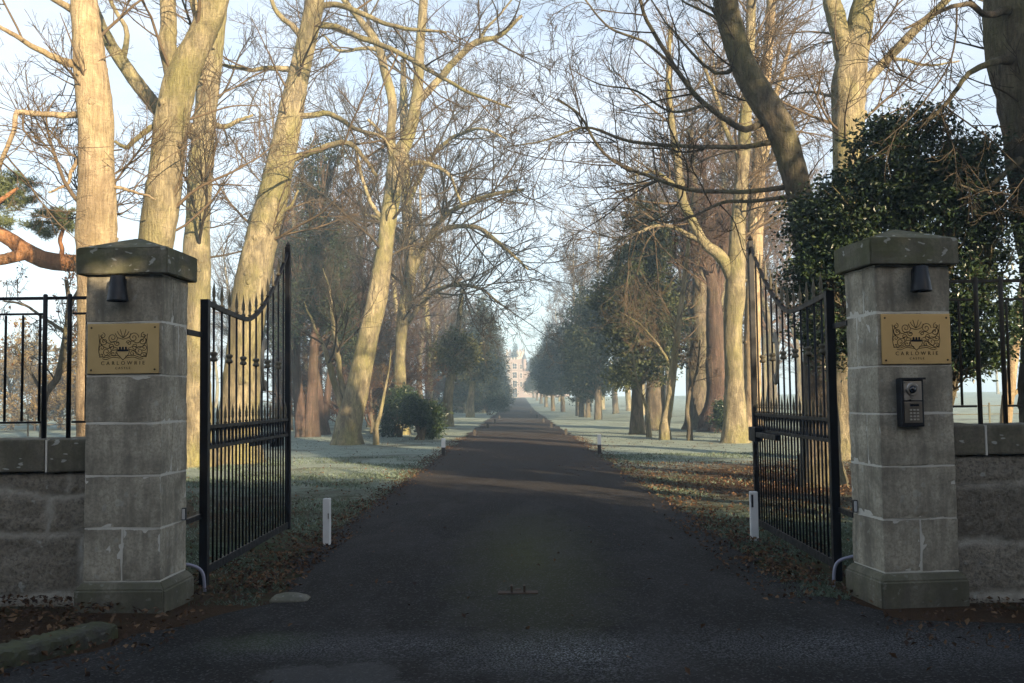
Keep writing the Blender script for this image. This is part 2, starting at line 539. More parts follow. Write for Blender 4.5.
def asphalt_mat():
    m = NT('worn_asphalt')
    v = m.coord()
    sep = m.new('ShaderNodeSeparateXYZ'); m.l(v, sep.inputs[0])
    X, Y = sep.outputs['X'], sep.outputs['Y']
    nA = m.noise(v, 0.8, 5, 0.6, 0.3); nB = m.noise(v, 4, 6, 0.65); nC = m.noise(v, 70, 4, 0.7); nD = m.noise(v, 190, 2, 0.7)
    c = m.mix(nC, (0.007, 0.0067, 0.006), (0.050, 0.046, 0.038))
    c = m.mix(m.ramp(nA, [(0.40, 0.0), (0.68, 0.6)]), c, (0.030, 0.028, 0.027))
    # fine pale chips
    c = m.mix(m.ramp(nD, [(0.62, 0.0), (0.70, 0.4)]), c, (0.14, 0.135, 0.13))
    # brown grit down the far drive, tone raised to strengthen the sun bands
    far = m.new('ShaderNodeMapRange'); far.inputs['From Min'].default_value = 13; far.inputs['From Max'].default_value = 26
    m.l(Y, far.inputs['Value'])
    c = m.mix(m.math('MULTIPLY', far.outputs[0], 0.55), c, (0.10, 0.076, 0.056))
    def blob(cx, cy, sx, sy, lo, hi, k=1.2):
        dx = m.math('DIVIDE', m.math('SUBTRACT', X, cx), sx); dy = m.math('DIVIDE', m.math('SUBTRACT', Y, cy), sy)
        d = m.math('SQRT', m.math('ADD', m.math('MULTIPLY', dx, dx), m.math('MULTIPLY', dy, dy)))
        d = m.math('ADD', d, m.math('MULTIPLY', m.math('SUBTRACT', nB, 0.5), k))
        mr = m.new('ShaderNodeMapRange'); mr.inputs['From Min'].default_value = hi; mr.inputs['From Max'].default_value = lo
        m.l(d, mr.inputs['Value']); return mr.outputs[0]
    moss = m.math('MULTIPLY', blob(0.12, 10.0, 0.6, 3.2, -0.1, 1.5, 2.2), m.ramp(nB, [(0.3, 0.35), (0.6, 1.0)]))
    c = m.mix(m.math('MULTIPLY', moss, 0.85), c, (0.10, 0.105, 0.04))
    edge = m.math('MULTIPLY', blob(-1.7, 6.6, 0.35, 0.3, 0.3, 1.3), 0.6)
    c = m.mix(edge, c, (0.06, 0.075, 0.035))
    ice = m.math('MAXIMUM', blob(0.25, 6.2, 0.75, 0.55, 0.2, 1.3), m.math('MULTIPLY', blob(2.2, 6.35, 1.6, 0.5, 0.2, 1.4), 0.6))
    ice = m.math('MAXIMUM', ice, m.math('MULTIPLY', blob(-1.0, 6.45, 1.0, 0.35, 0.2, 1.4), 0.6))
    c = m.mix(m.math('MULTIPLY', blob(-1.07, 5.76, 0.46, 0.27, 0.75, 1.10, 2.2), 0.7), c, m.mix(nC, (0.05, 0.049, 0.045), (0.15, 0.146, 0.136)))
    spk = m.ramp(nC, [(0.50, 0.0), (0.60, 1.0)])
    c = m.mix(m.math('MULTIPLY', m.math('MULTIPLY', ice, spk), 0.95), c, (0.33, 0.34, 0.355))
    nE = m.noise(m.coord((1, .35, 1)), 1.6, 5, 0.65, 0.4)
    c = m.mix(m.ramp(nE, [(0.45, 0.0), (0.70, 0.5)]), c, (0.075, 0.07, 0.066))
    vo = m.new('ShaderNodeTexVoronoi'); vo.inputs['Scale'].default_value = 75; m.l(v, vo.inputs['Vector'])
    c = m.mix(m.ramp(vo.outputs['Color'], [(0.72, 0.0), (0.85, 0.6)]), c, (0.13, 0.125, 0.12))
    m.col(c)
    m.b.inputs['Specular IOR Level'].default_value = 0.08
    m.rough(0.85)
    m.bump(m.math('ADD', nC, m.math('MULTIPLY', vo.outputs['Distance'], 0.9)), 0.9, 0.015)
    return m.m


M_ROAD = asphalt_mat()

# ------------------------------------------------------------------ ground, drive
def build_ground():
    a = Acc()
    xs = np.concatenate([np.linspace(-1500, -60, 14), np.linspace(-50, 50, 51), np.linspace(60, 1500, 14)])
    ys = np.concatenate([[-400, -150, -60, -30], np.linspace(-20, 60, 81), np.linspace(65, 330, 54), np.linspace(400, 3000, 12)])
    rng = np.random.default_rng(3)
    X, Y = np.meshgrid(xs, ys)
    t = np.clip((Y - 110) / 190, 0, 1); Z = 1.7 * t * t * (3 - 2 * t)
    near = (np.abs(X) > 2.9) & (np.abs(X) < 45) & (Y > 8) & (Y < 330)
    Z = Z + np.where(near, rng.uniform(-0.03, 0.035, Z.shape), 0) - 0.012
    # little bank of earth against the left wall
    bank = np.exp(-((X + 5.2) / 2.0) ** 2) * np.exp(-((Y - 7.2) / 0.8) ** 2)
    Z = Z + 0.10 * bank
    v = np.stack([X, Y, Z], -1).reshape(-1, 3)
    i = np.arange(len(v)).reshape(len(ys), len(xs))
    q = np.stack([i[:-1, :-1], i[:-1, 1:], i[1:, 1:], i[1:, :-1]], -1).reshape(-1, 4)
    a.add(v, q)
    tag(a.obj('ground', M_GROUND), kind='structure')


build_ground()


def drive_edges(y, rng):
    if y > 9.5:
        l, r = -2.2, 2.3
    elif y > 7.0:
        t = (9.5 - y) / 2.5
        l, r = -2.2 + 0.35 * math.sin(t * 3.14) - 0.35 * t * t, 2.3 - 0.10 * math.sin(t * 3.14) + 0.5 * t * t
    elif y > 5.6:
        t = (7.0 - y) / 1.4
        l, r = -2.55 - 0.95 * t ** 1.5, 2.8 + 8 * t ** 0.8
    else:
        t = min((5.6 - y) / 0.8, 1)
        l, r = -3.5 - 9 * t, 10.8 + 14 * t
    if y < 4: l, r = -40, 40
    n = 0.10 if y < 30 else 0.16
    return l + rng.uniform(-n, n), r + rng.uniform(-n, n)


def build_drive():
    rng = np.random.default_rng(5)
    ys = np.concatenate([np.linspace(-12, 5, 20), np.linspace(5.05, 30, 160), np.linspace(30.5, 292, 240)])
    a = Acc(); rows = []
    for y in ys:
        l, r = drive_edges(y, rng)
        t = np.linspace(0, 1, 9)
        x = l + (r - l) * t
        z = np.full(9, gz(0, y) + 0.012) + 0.03 * np.clip(1 - ((x - 0.05) / 2.3) ** 2, 0, 1)
        rows.append(np.stack([x, np.full(9, y), z], 1))
    v = np.array(rows); i = np.arange(v.shape[0] * 9).reshape(-1, 9)
    q = np.stack([i[:-1, :-1], i[:-1, 1:], i[1:, 1:], i[1:, :-1]], -1).reshape(-1, 4)
    a.add(v, q)
    tag(a.obj('road', M_ROAD), kind='structure')


build_drive()


# ------------------------------------------------------------------ gate pillars
COURSES = [0.245, 0.645, 1.045, 1.445, 1.81, 2.22, 2.585]
PW, PD = 0.595, 0.54


def text_mesh(name, body, size, spacing, mat, parent, loc):
    cu = bpy.data.curves.new(name, 'FONT')
    cu.body = body; cu.size = size; cu.space_character = spacing; cu.align_x = 'CENTER'; cu.align_y = 'CENTER'; cu.extrude = 0.0012
    tmp = bpy.data.objects.new(name + '_tmp', cu); COL.objects.link(tmp)
    dg = bpy.context.evaluated_depsgraph_get()
    me = bpy.data.meshes.new_from_object(tmp.evaluated_get(dg))
    bpy.data.objects.remove(tmp)
    me.transform(Matrix.Translation(loc) @ Matrix.Rotation(math.pi / 2, 4, 'X'))
    me.materials.clear(); me.materials.append(mat)
    return link(name, me, parent)


def ashlar(bm, x0, x1, y0, y1, z0, z1):
    b = bmesh.new(); box(b, x0, x1, y0, y1, z0, z1, 0.006)
    bmesh.ops.subdivide_edges(b, edges=[e for e in b.edges if e.calc_length() > .05], cuts=9, use_grid_fill=True)
    cx, cy, cz = (x0 + x1) / 2, (y0 + y1) / 2, (z0 + z1) / 2
    ph = [random.uniform(0, 6.3) for _ in range(6)]
    for v in b.verts:
        x, y, z = v.co
        edge = min((x1 - x0) / 2 - abs(x - cx), 9) < .012, min((y1 - y0) / 2 - abs(y - cy), 9) < .012, min((z1 - z0) / 2 - abs(z - cz), 9) < .012
        n = sum(edge)
        w = .003 * math.sin(11 * x + 7 * z + ph[0]) + .003 * math.sin(9 * y - 13 * z + ph[1]) + random.uniform(-.0015, .0015)
        d = Vector((x - cx, y - cy, z - cz)).normalized()
        v.co += d * w * .8
        if n >= 2: v.co -= d * abs(random.gauss(0, .0022))
        if n >= 2 and random.random() < .03: v.co -= d * random.uniform(.004, .010)
    me = bpy.data.meshes.new('tmp'); b.to_mesh(me); b.free(); bm.from_mesh(me); bpy.data.meshes.remove(me)


def pillar(loc, rz, label, side):
    """origin at the middle of the foot; front faces -y; side=+1: opening lies at +x"""
    t = thing('gate_pillar', label, 'gate pillar', loc, rz, 'stone gate pillars')
    h, d = PW / 2, PD / 2
    bm = bmesh.new()
    for k in range(6):
        z0, z1 = COURSES[k] + 0.006, COURSES[k + 1] - 0.006
        split = (k == 0)
        if split:
            ashlar(bm, -h, -0.006, -d, d, z0, z1); ashlar(bm, 0.006, h, -d, d, z0, z1)
        elif k % 2 == 1 and k != 5:
            ashlar(bm, -h, h, -d, d, z0, z1)
        else:
            cut = 0.08 if k == 4 else -0.05
            ashlar(bm, -h, h, -d, cut - 0.005, z0, z1); ashlar(bm, -h, h, cut + 0.005, d, z0, z1)
    bm_obj('shaft', bm, M_STONE, t)
    bm = bmesh.new(); box(bm, -h + 0.005, h - 0.005, -d + 0.005, d - 0.005, 0.20, 2.59); bm_obj('mortar', bm, M_MORTAR, t)
    # plinth with a sloping top
    bm = bmesh.new(); o = 0.05
    lo = [(-h - o, -d - o), (h + o, -d - o), (h + o, d + o), (-h - o, d + o)]
    hi = [(-h - .004, -d - .004), (h + .004, -d - .004), (h + .004, d + .004), (-h - .004, d + .004)]
    r0 = [bm.verts.new((x, y, -0.15)) for x, y in lo]; r1 = [bm.verts.new((x, y, 0.185)) for x, y in lo]; r2 = [bm.verts.new((x, y, 0.243)) for x, y in hi]
    for a, b in ((r0, r1), (r1, r2)):
        for k in range(4): bm.faces.new((a[k], a[(k + 1) % 4], b[(k + 1) % 4], b[k]))
    bm.faces.new(r2)
    bmesh.ops.bevel(bm, geom=list(bm.edges), offset=0.012, segments=2, affect='EDGES')
    bmesh.ops.recalc_face_normals(bm, faces=bm.faces)
    bm_obj('plinth', bm, M_PLINTH, t)
    # cap: overhanging slab with low pyramid top
    bm = bmesh.new(); o = 0.058
    c4 = [(-1, -1), (1, -1), (1, 1), (-1, 1)]
    rings = []
    for e, z in ((o, 2.588), (o, 2.79)):
        rings.append([bm.verts.new((x * (h + e), y * (d + e), z)) for x, y in c4])
    rings.append([bm.verts.new((x * 0.03, y * 0.03, 2.905)) for x, y in c4])
    for a, b in zip(rings, rings[1:]):
        for k in range(4): bm.faces.new((a[k], a[(k + 1) % 4], b[(k + 1) % 4], b[k]))
    bm.faces.new(rings[0][::-1]); bm.faces.new(rings[-1])
    bmesh.ops.bevel(bm, geom=list(bm.edges), offset=0.008, segments=2, affect='EDGES')
    bmesh.ops.subdivide_edges(bm, edges=list(bm.edges), cuts=3, use_grid_fill=True)
    for v in bm.verts: v.co += Vector([random.uniform(-.003, .003) for _ in range(3)])
    bmesh.ops.recalc_face_normals(bm, faces=bm.faces)
    bm_obj('cap', bm, M_CAP, t)
    return t


LPX, RPX = -2.72, 2.765
LP_ROT, RP_ROT = R(-2), R(6)
FY = 7.62


def corner_to_centre(cx, cy, rot, sx):
    """centre of a pillar from its inner front corner; sx: +1 corner is at +x"""
    m = Matrix.Rotation(rot, 2)
    v = m @ Vector((-sx * PW / 2, PD / 2))
    return (cx + v.x, cy + v.y, 0)


LPC = corner_to_centre(LPX, FY, LP_ROT, 1)
RPC = corner_to_centre(RPX, FY, RP_ROT, -1)
pillar(LPC, LP_ROT, 'ashlar gate pillar with mossy cap, hung with a pale brass plaque but no keypad', 1)
pillar(RPC, RP_ROT, 'ashlar gate pillar with brown cap, carrying the keypad intercom below its brass plaque', -1)


def on_front(c, rot, x, z, out=0.0):
    v = Matrix.Rotation(rot, 2) @ Vector((x, -PD / 2 - out))
    return (c[0] + v.x, c[1] + v.y, z)


def spiral(cx, cz, r, turns, a0, sgn, n=26):
    out = []
    for k in range(n):
        t = k / (n - 1); a = a0 + sgn * turns * 2 * math.pi * t; rr = r * (1 - 0.85 * t)
        out.append((cx + rr * math.cos(a), 0, cz + rr * math.sin(a)))
    return out


def plaque(c, rot, label, dx=0.0):
    t = thing('brass_plaque', label, 'plaque', on_front(c, rot, dx, 2.015), rot, 'engraved brass plaques')
    W, H = 0.555, 0.385
    bm = bmesh.new(); box(bm, -W / 2, W / 2, -0.014, -0.001, -H / 2, H / 2, 0.003); bm_obj('plate', bm, M_BRASS, t)
    for sx in (-1, 1):
        for sz in (-1, 1):
            bm = bmesh.new(); lathe(bm, [(0.008, 0), (0.008, -0.003), (0.004, -0.005)], 10, 'Y', (sx * (W / 2 - .03), -0.0138, sz * (H / 2 - .03))); bm_obj('screw', bm, M_ENGRAVE, t)
    a = Acc(); y = -0.0145
    S = []
    for s in (-1, 1):
        S += [spiral(s * .082, .072, .040, 1.6, 0, s), spiral(s * .150, .045, .034, 1.5, 2, -s), spiral(s * .128, -.035, .040, 1.5, 1, s),
              spiral(s * .165, -.005, .024, 1.3, 4, s), spiral(s * .045, .030, .022, 1.2, 3, -s), spiral(s * .160, .090, .022, 1.2, 1.5, s), spiral(s * .095, .005, .026, 1.2, 5, -s),
              spiral(s * .075, -.050, .022, 1.2, .6, s), spiral(s * .168, -.060, .018, 1.2, 2.6, -s)]
        S += [[(s * .03, 0, .03), (s * .07, 0, .045), (s * .11, 0, .03), (s * .15, 0, .055), (s * .18, 0, .09)],
              [(s * .05, 0, -.005), (s * .09, 0, .005), (s * .12, 0, -.01), (s * .17, 0, .02), (s * .182, 0, .06)],
              [(s * .19, 0, .10), (s * .185, 0, .04), (s * .19, 0, -.02), (s * .18, 0, -.08)],
              [(s * .05, 0, -.02), (s * .09, 0, -.03), (s * .14, 0, -.07), (s * .18, 0, -.075)],
              [(s * .02, 0, -.085), (s * .08, 0, -.078), (s * .13, 0, -.094), (s * .16, 0, -.088)],
              [(s * .02, 0, -.070), (s * .08, 0, -.064), (s * .13, 0, -.080), (s * .165, 0, -.074)],
              [(s * .045, 0, -.005), (s * .045, 0, -.05), (0, 0, -.10)],
              [(0, 0, .07), (s * .012, 0, .10), (s * .022, 0, .135)], [(0, 0, .07), (s * .03, 0, .095), (s * .045, 0, .12)], [(0, 0, .06), (s * .045, 0, .075), (s * .06, 0, .105)]]
    for p in S:
        p = [(q[0], y, q[2] + 0.012) for q in p]
        row = smooth_path([(*q, 0.0026) for q in p], 28)
        tubes(a, row[None, :, :3], row[None, :, 3], 4)
    a.obj('crest', M_ENGRAVE, t)
    bm = bmesh.new()
    box(bm, -.042, .042, -.0185, -.0136, -.020, -.006)
    for k in (-1, 0, 1):
        box(bm, k * .023 - .006, k * .023 + .006, -.0185, -.0136, -.0055, .014)
    bm_obj('coronet', bm, M_INK, t)
    text_mesh('lettering', 'CARLOWRIE', 0.040, 1.72, M_ENGRAVE, t, (0, -0.0150, -.112))
    text_mesh('lettering', 'CASTLE', 0.024, 1.6, M_ENGRAVE, t, (0, -0.0150, -.150))
    return t


plaque(LPC, LP_ROT, 'pale brass plaque with engraved crest and CARLOWRIE CASTLE, with only stone below it', 0.0)
plaque(RPC, RP_ROT, 'darker brass plaque with engraved crest, directly above the keypad intercom', 0.01)


def wall_lamp(c, rot, x, label):
    t = thing('wall_lamp', label, 'lamp', on_front(c, rot, x, 2.47), rot, 'conical wall lamps')
    bm = bmesh.new(); box(bm, -.03, .03, -.03, -.001, -.06, .085, .006); bm_obj('bracket', bm, M_LAMP, t)
    bm = bmesh.new(); lathe(bm, [(0.0, .098), (.050, .098), (.055, .092), (.078, -.088), (.080, -.098), (.070, -.098), (.048, .07), (0, .075)], 24, 'Z', (0, -.095, 0), cap=False)
    bm_obj('lamp_shade', bm, M_LAMP, t, smooth=True)


wall_lamp(LPC, LP_ROT, -0.01, 'black conical lamp under the mossy cap of the pillar without a keypad')
wall_lamp(RPC, RP_ROT, 0.02, 'black conical lamp above the plaque on the pillar with the keypad')


def intercom():
    t = thing('keypad_intercom', 'black and steel keypad intercom with round camera, fixed below a brass plaque', 'intercom', on_front(RPC, RP_ROT, -0.065, 1.53), RP_ROT + R(2))
    bm = bmesh.new(); box(bm, -.098, .098, -.055, -.001, -.185, .185, .008); bm_obj('housing', bm, M_PLASTIC, t)
    bm = bmesh.new(); box(bm, -.102, -.086, -.085, -.056, -.185, .188, .003); box(bm, -.085, .102, -.085, -.056, .172, .188, .003); bm_obj('hood', bm, M_PLASTIC, t)
    bm = bmesh.new(); box(bm, -.068, .078, -.062, -.0545, .015, .160, .003); bm_obj('camera_panel', bm, M_STEEL, t)
    bm = bmesh.new(); box(bm, -.068, .078, -.062, -.0545, -.155, .005, .003); bm_obj('keypad_panel', bm, plain('panel_bronze', (0.20, 0.175, 0.14), 0.4, 0.6), t)
    bm = bmesh.new(); lathe(bm, [(.050, 0), (.050, -.008), (.044, -.012), (.030, -.012)], 24, 'Y', (.0, -.0615, .100)); bm_obj('camera_ring', bm, M_STEEL, t)
    bm = bmesh.new(); lathe(bm, [(.029, 0), (.026, -.008), (.016, -.014), (.0, -.016)], 20, 'Y', (.0, -.0735, .098), cap=False); bm_obj('camera_lens', bm, M_LENS, t, True)
    bm = bmesh.new(); box(bm, -.02, .05, -.066, -.0615, -.028, -.014); bm_obj('display', bm, M_LENS, t)
    for r in range(4):
        for k in range(3):
            bm = bmesh.new(); box(bm, -.026 + k * .028, -.008 + k * .028, -.068, -.0615, -.066 - r * .024 + .002, -.052 - r * .024, .002); bm_obj('keypad_key', bm, M_KEY, t)


intercom()


def sensor(c, rot, sx, label):
    v = Matrix.Rotation(rot, 2) @ Vector((sx * (PW / 2), 0.18))
    t = thing('gate_sensor', label, 'sensor', (c[0] + v.x, c[1] + v.y, 0.70), rot, 'gate safety sensors')
    bm = bmesh.new(); box(bm, min(0, sx * .03), max(0, sx * .03), -.02, .02, -.05, .05, .004); bm_obj('sensor_body', bm, M_PLASTIC, t)
    bm = bmesh.new(); box(bm, min(sx * .004, sx * .028), max(sx * .004, sx * .028), -.026, -.0205, -.042, .042, .002); bm_obj('sensor_face', bm, M_WHITE, t)


sensor(LPC, LP_ROT, 1, 'small black and white sensor box on the side of the pillar without keypad')
sensor(RPC, RP_ROT, -1, 'small black and white sensor box on the side of the keypad pillar')

# ------------------------------------------------------------------ boundary walls, railings
def bumpy_slab(name, x0, x1, y0, y1, z0, z1, mat, parent, seed):
    """rubble masonry: uneven stones bulging out of slobbered lime joints"""
    rng = np.random.default_rng(seed)
    nx, nz = int((x1 - x0) / .022), int((z1 - z0) / .022)
    X, Z = np.meshgrid(np.linspace(x0, x1, nx), np.linspace(z0, z1, nz))
    def wob(a, f):
        o = np.zeros_like(X)
        for k in range(5):
            g = rng.uniform(-f, f, 2); o += np.sin(g[0] * X + g[1] * Z + rng.uniform(0, 6.3))
        return o / 5 * a
    Xw, Zw = X + wob(.06, 9), Z + wob(.05, 9)
    d = np.full(X.shape, 9.); tone = np.zeros(X.shape); z = z0
    while z < z1:
        h = rng.uniform(.30, .52); x = x0 - rng.uniform(0, .5)
        while x < x1:
            w = rng.uniform(.45, 1.2)
            m = (Xw >= x) & (Xw < x + w) & (Zw >= z) & (Zw < z + h)
            e = np.minimum(np.minimum(Xw - x, x + w - Xw), np.minimum(Zw - z, z + h - Zw))
            d[m] = e[m]; tone[m] = rng.uniform(0, 1); x += w
        z += h
    rough = wob(1, 25) + .7 * wob(1, 60) + .5 * wob(1, 110)
    joint = np.clip(1 - (d - .008 + .018 * rough) / .035, 0, 1)
    bulge = .016 * np.clip(d / .05, 0, 1) ** .6 + .010 * rough + .0045 * rng.standard_normal(X.shape)
    Y = y0 + .015 - bulge * (1 - .5 * joint)
    Y[-1] = y0 + .015; Y[0] = y0
    v = np.stack([X, Y, Z], -1).reshape(-1, 3)
    a = Acc(); i = np.arange(nx * nz).reshape(nz, nx)
    a.add(v, np.stack([i[:-1, :-1], i[:-1, 1:], i[1:, 1:], i[1:, :-1]], -1).reshape(-1, 4))
    n = a.n
    a.add([(x0, y1, z0), (x1, y1, z0), (x1, y1, z1), (x0, y1, z1)], [[1, 0, 3, 2]])
    a.q.append(np.concatenate([i[-1], [n + 2, n + 3]])[None]); a.q.append(np.concatenate([i[:, -1][::-1], [n + 2, n + 1]])[None][:, ::-1]); a.q.append(np.concatenate([i[:, 0], [n + 3, n]])[None][:, ::-1])
    o = a.obj(name, mat, parent)
    for nm, arr in (('joint', joint), ('tone', tone)):
        at = o.data.attributes.new(nm, 'FLOAT', 'POINT')
        val = np.zeros(len(o.data.vertices), np.float32); val[:nx * nz] = arr.ravel(); at.data.foreach_set('value', val)
    return o


def wall(x_in, x_out, y, ztop, zcop, label, seed):
    s = 1 if x_out > x_in else -1
    t = thing('boundary_wall', label, 'wall', (x_in, y, 0), 0, 'rubble boundary walls')
    L = abs(x_out - x_in)
    bumpy_slab('wall_body', min(0, s * L), max(0, s * L), 0, 0.38, -0.3, zcop, M_RUBBLE, t, seed)
    bm = bmesh.new(); bmm = bmesh.new(); x = 0.0; k = 0
    rnd = random.Random(seed)
    while x < L:
        w = (0.30 if s > 0 else 0.42) if k == 0 else rnd.uniform(.55, .9)
        w = min(w, L - x)
        a, b = x + .008, x + w - .008
        if b - a > .05:
            xx = sorted((s * a, s * b))
            box(bm, xx[0], xx[1], -.04, .42, zcop + .006, ztop + rnd.uniform(-.008, .008), .018, jit=.006)
            if x + w < L:
                xx = sorted((s * (b + .0005), s * (b + .0155)))
                box(bmm, xx[0], xx[1], -.035, .41, zcop + .006, ztop - .01)
        x += w; k += 1
    bm_obj('coping', bm, M_COPING, t); bm_obj('coping_mortar', bmm, M_MORTAR, t)
    return t


LWX = LPC[0] - PW / 2 + 0.02
RWX = RPC[0] + PW / 2 - 0.02
wall(LWX, -9.5, 7.88, 1.325, 1.055, 'low rubble wall with lichened coping running from the pillar without keypad', 4)
wall(RWX, 9.5, 7.74, 1.355, 1.11, 'low rubble wall with coping and pale lichen blotches beside the keypad pillar', 9)


def railing(x_in, s, y, zc, ztop, zmid, zlow, mat, label, first):
    t = thing('iron_railing', label, 'railing', (x_in, y, zc), 0, 'iron railings on the walls')
    L = 5.6
    def bar(name, x, z0, z1, r):
        bm = bmesh.new(); lathe(bm, [(r, z0 - zc), (r, z1 - zc - .008), (r * .6, z1 - zc)], 10, 'Z', (s * x, 0, 0)); return bm_obj(name, bm, mat, t, True)
    def rail(x0, x1, z, r):
        xx = sorted((s * x0, s * x1)); bm = bmesh.new(); box(bm, xx[0], xx[1], -r * .6, r * .6, z - zc - r, z - zc + r, .003); bm_obj('rail', bm, mat, t)
    rail(-.05, L, ztop - .012, .013)
    x = -.05; nxt = first
    while x < L - .6:
        # panel from x to nxt
        rail(x + .004, nxt - .024, zmid, .009); rail(x + .004, nxt - .024, zlow, .009)
        n = max(2, int((nxt - x) / .145) - (0 if x > 0 else 1))
        for k in range(n):
            bar('bar', nxt - (k + 1) * .140, zlow + .010, zmid - .010, .0105)
        for d in (0, .2):
            bar('post', nxt + d, zc - .03, ztop + .022, .0185)
        x = nxt + .2; nxt = x + 1.02
    return t


railing(LWX - .0, -1, 8.06, 1.325, 2.47, 2.33, 1.45, M_IRON, 'black iron railing on the wall next to the pillar without keypad', 0.36 - .015)
railing(RWX + .0, 1, 7.94, 1.355, 2.50, 2.34, 1.49, M_OLDIRON, 'brown weathered iron railing on the wall beside the keypad pillar', 0.37)

# ------------------------------------------------------------------ gates
def gate(hinge, lead, ztop_lead, label, s):
    """leaf standing open; local +x runs from the hinge to the leading edge"""
    hx, hy = hinge; lx, ly = lead
    L = math.hypot(lx - hx, ly - hy)
    t = thing('iron_gate', label, 'gate', (hx, hy, 0), math.atan2(ly - hy, lx - hx), 'open iron gates')
    zh = 2.47
    def ztop(u):
        if u < .42: return zh - .05 * math.sin(u / .42 * math.pi / 2)
        return zh - .05 + (ztop_lead - .06 - zh + .05) * ((u - .42) / .58) ** 1.55
    bm = bmesh.new(); box(bm, -.035, .035, -.035, .035, .02, zh + .02, .004); bm_obj('hinge_stile', bm, M_IRON, t)
    bm = bmesh.new(); box(bm, L - .035, L + .035, -.03, .03, .10, ztop_lead, .004); lathe(bm, [(.022, 0), (.03, .02), (.012, .05), (.002, .07)], 8, 'Z', (L, 0, ztop_lead + .001)); bm_obj('leading_stile', bm, M_IRON, t)
    for nm, z, hh in (('bottom_rail', .15, .035), ('lock_rail', 1.20, .016), ('lock_rail', 1.38, .016)):
        bm = bmesh.new(); box(bm, .036, L - .036, -.014, .014, z - hh, z + hh, .003); bm_obj(nm, bm, M_IRON, t)
    bm = bmesh.new(); us = np.linspace(.036 / L, 1 - .036 / L, 36); pr = None
    for u in us:
        ring = [bm.verts.new((u * L, yy, ztop(u) + zz)) for yy, zz in ((-.014, -.022), (.014, -.022), (.014, .022), (-.014, .022))]
        if pr:
            for k in range(4): bm.faces.new((pr[k], pr[(k + 1) % 4], ring[(k + 1) % 4], ring[k]))
        else: bm.faces.new(ring[::-1])
        pr = ring
    bm.faces.new(pr); bmesh.ops.recalc_face_normals(bm, faces=bm.faces); bm_obj('top_rail', bm, M_IRON, t)
    # shared meshes
    bm = bmesh.new(); lathe(bm, [(.012, 0), (.024, .012), (.012, .026), (.010, .05), (.018, .07), (.014, .085), (.017, .10), (.006, .17), (.001, .21)], 10, 'Z')
    fin = bmesh_to(bm, 'finial', M_GILT)
    bm = bmesh.new(); lathe(bm, [(.012, -.045), (.032, -.038), (.036, -.022), (.022, -.004), (.022, .004), (.036, .022), (.032, .038), (.012, .045)], 12, 'Z')
    colm = bmesh_to(bm, 'collar', M_GILT)
    n = 12
    for k in range(n):
        x = L * (k + 1) / (n + 1)
        zt = ztop(x / L)
        bm = bmesh.new(); lathe(bm, [(.0105, .186), (.0105, zt - .02)], 8, 'Z', (x, 0, 0)); b = bm_obj('bar', bm, M_IRON, t, True)
        f = link('finial', fin, b); f.location = (x, 0, zt + .0205)
        if k % 2 == 0:
            c = link('collar', colm, b); c.location = (x, 0, 2.0)
    for k in range(n + 1):
        x = L * (k + .5) / (n + 1)
        bm = bmesh.new(); lathe(bm, [(.009, .186), (.009, 1.397)], 8, 'Z', (x, 0, 0)); b = bm_obj('dog_bar', bm, M_IRON, t, True)
        f = link('finial', fin, b); f.location = (x, 0, 1.3965); f.scale = (.85, .85, .9)
    for k in range(2 * n + 1):      # ovals between the two lock rails
        x = L * (k + 1) / (2 * n + 2) * 1.0
        x = L * (k + .5 + .5) / (2 * n + 2)
        xx = L * ((k + 1) / (2 * (n + 1))) + L / (4 * (n + 1))
        if xx > L - .06: continue
        p = [(xx + .040 * math.cos(q), 0, 1.29 + .072 * math.sin(q)) for q in np.linspace(0, 2 * math.pi, 21)]
        tube_obj('oval', p, .007, M_IRON, t, 5)
    # scrolled letter-like bracket on the lock side
    cx, cz = L * .60, 1.98
    p = spiral(cx + .03, cz + .20, .055, .9, math.pi * .55, -1, 14)[::-1] + [(cx - .05, 0, cz + .10), (cx - .07, 0, cz), (cx - .05, 0, cz - .10)] + spiral(cx + .03, cz - .20, .055, .9, -math.pi * .55, 1, 14)
    p = [(q[0], -.03 * s, q[2]) for q in p]
    tube_obj('scroll', p, .019, M_SCROLL, t, 8, 60)
    bm = bmesh.new(); box(bm, L * .56, L * .93, .04, .09, 1.13, 1.19, .008); box(bm, L * .86, L * .97, .02, .10, 1.08, 1.24, .01); bm_obj('opener_arm', bm, M_IRON, t)
    # hinge straps back to the pillar
    for z in (2.18, .62):
        bm = bmesh.new(); box(bm, -.42, -.036, .010 if s > 0 else -.045, .045 if s > 0 else -.010, z - .022, z + .022, .003); bm_obj('hinge_strap', bm, M_IRON, t)
    return t


def bmesh_to(bm, name, mat):
    me = bpy.data.meshes.new(name); bm.normal_update(); bm.to_mesh(me); bm.free()
    for p in me.polygons: p.use_smooth = True
    me.materials.append(mat); return me


def leafpts(hpx, lpx, Dh, Dl, topy):
    a = P(hpx, 400, Dh); b = P(lpx, 400, Dl); tp = P(lpx, topy, Dl)
    return (a[0], a[1]), (b[0], b[1]), tp[2]


h, l, z = leafpts(205, 288, 8.62, 11.75, 247)
gate(h, l, z, 'black iron gate leaf standing open by the pillar without keypad, gilded finials', 1)
h, l, z = leafpts(832, 754.5, 8.55, 11.55, 241)
gate(h, l, z, 'black iron gate leaf standing open by the keypad pillar, gilded finials', -1)

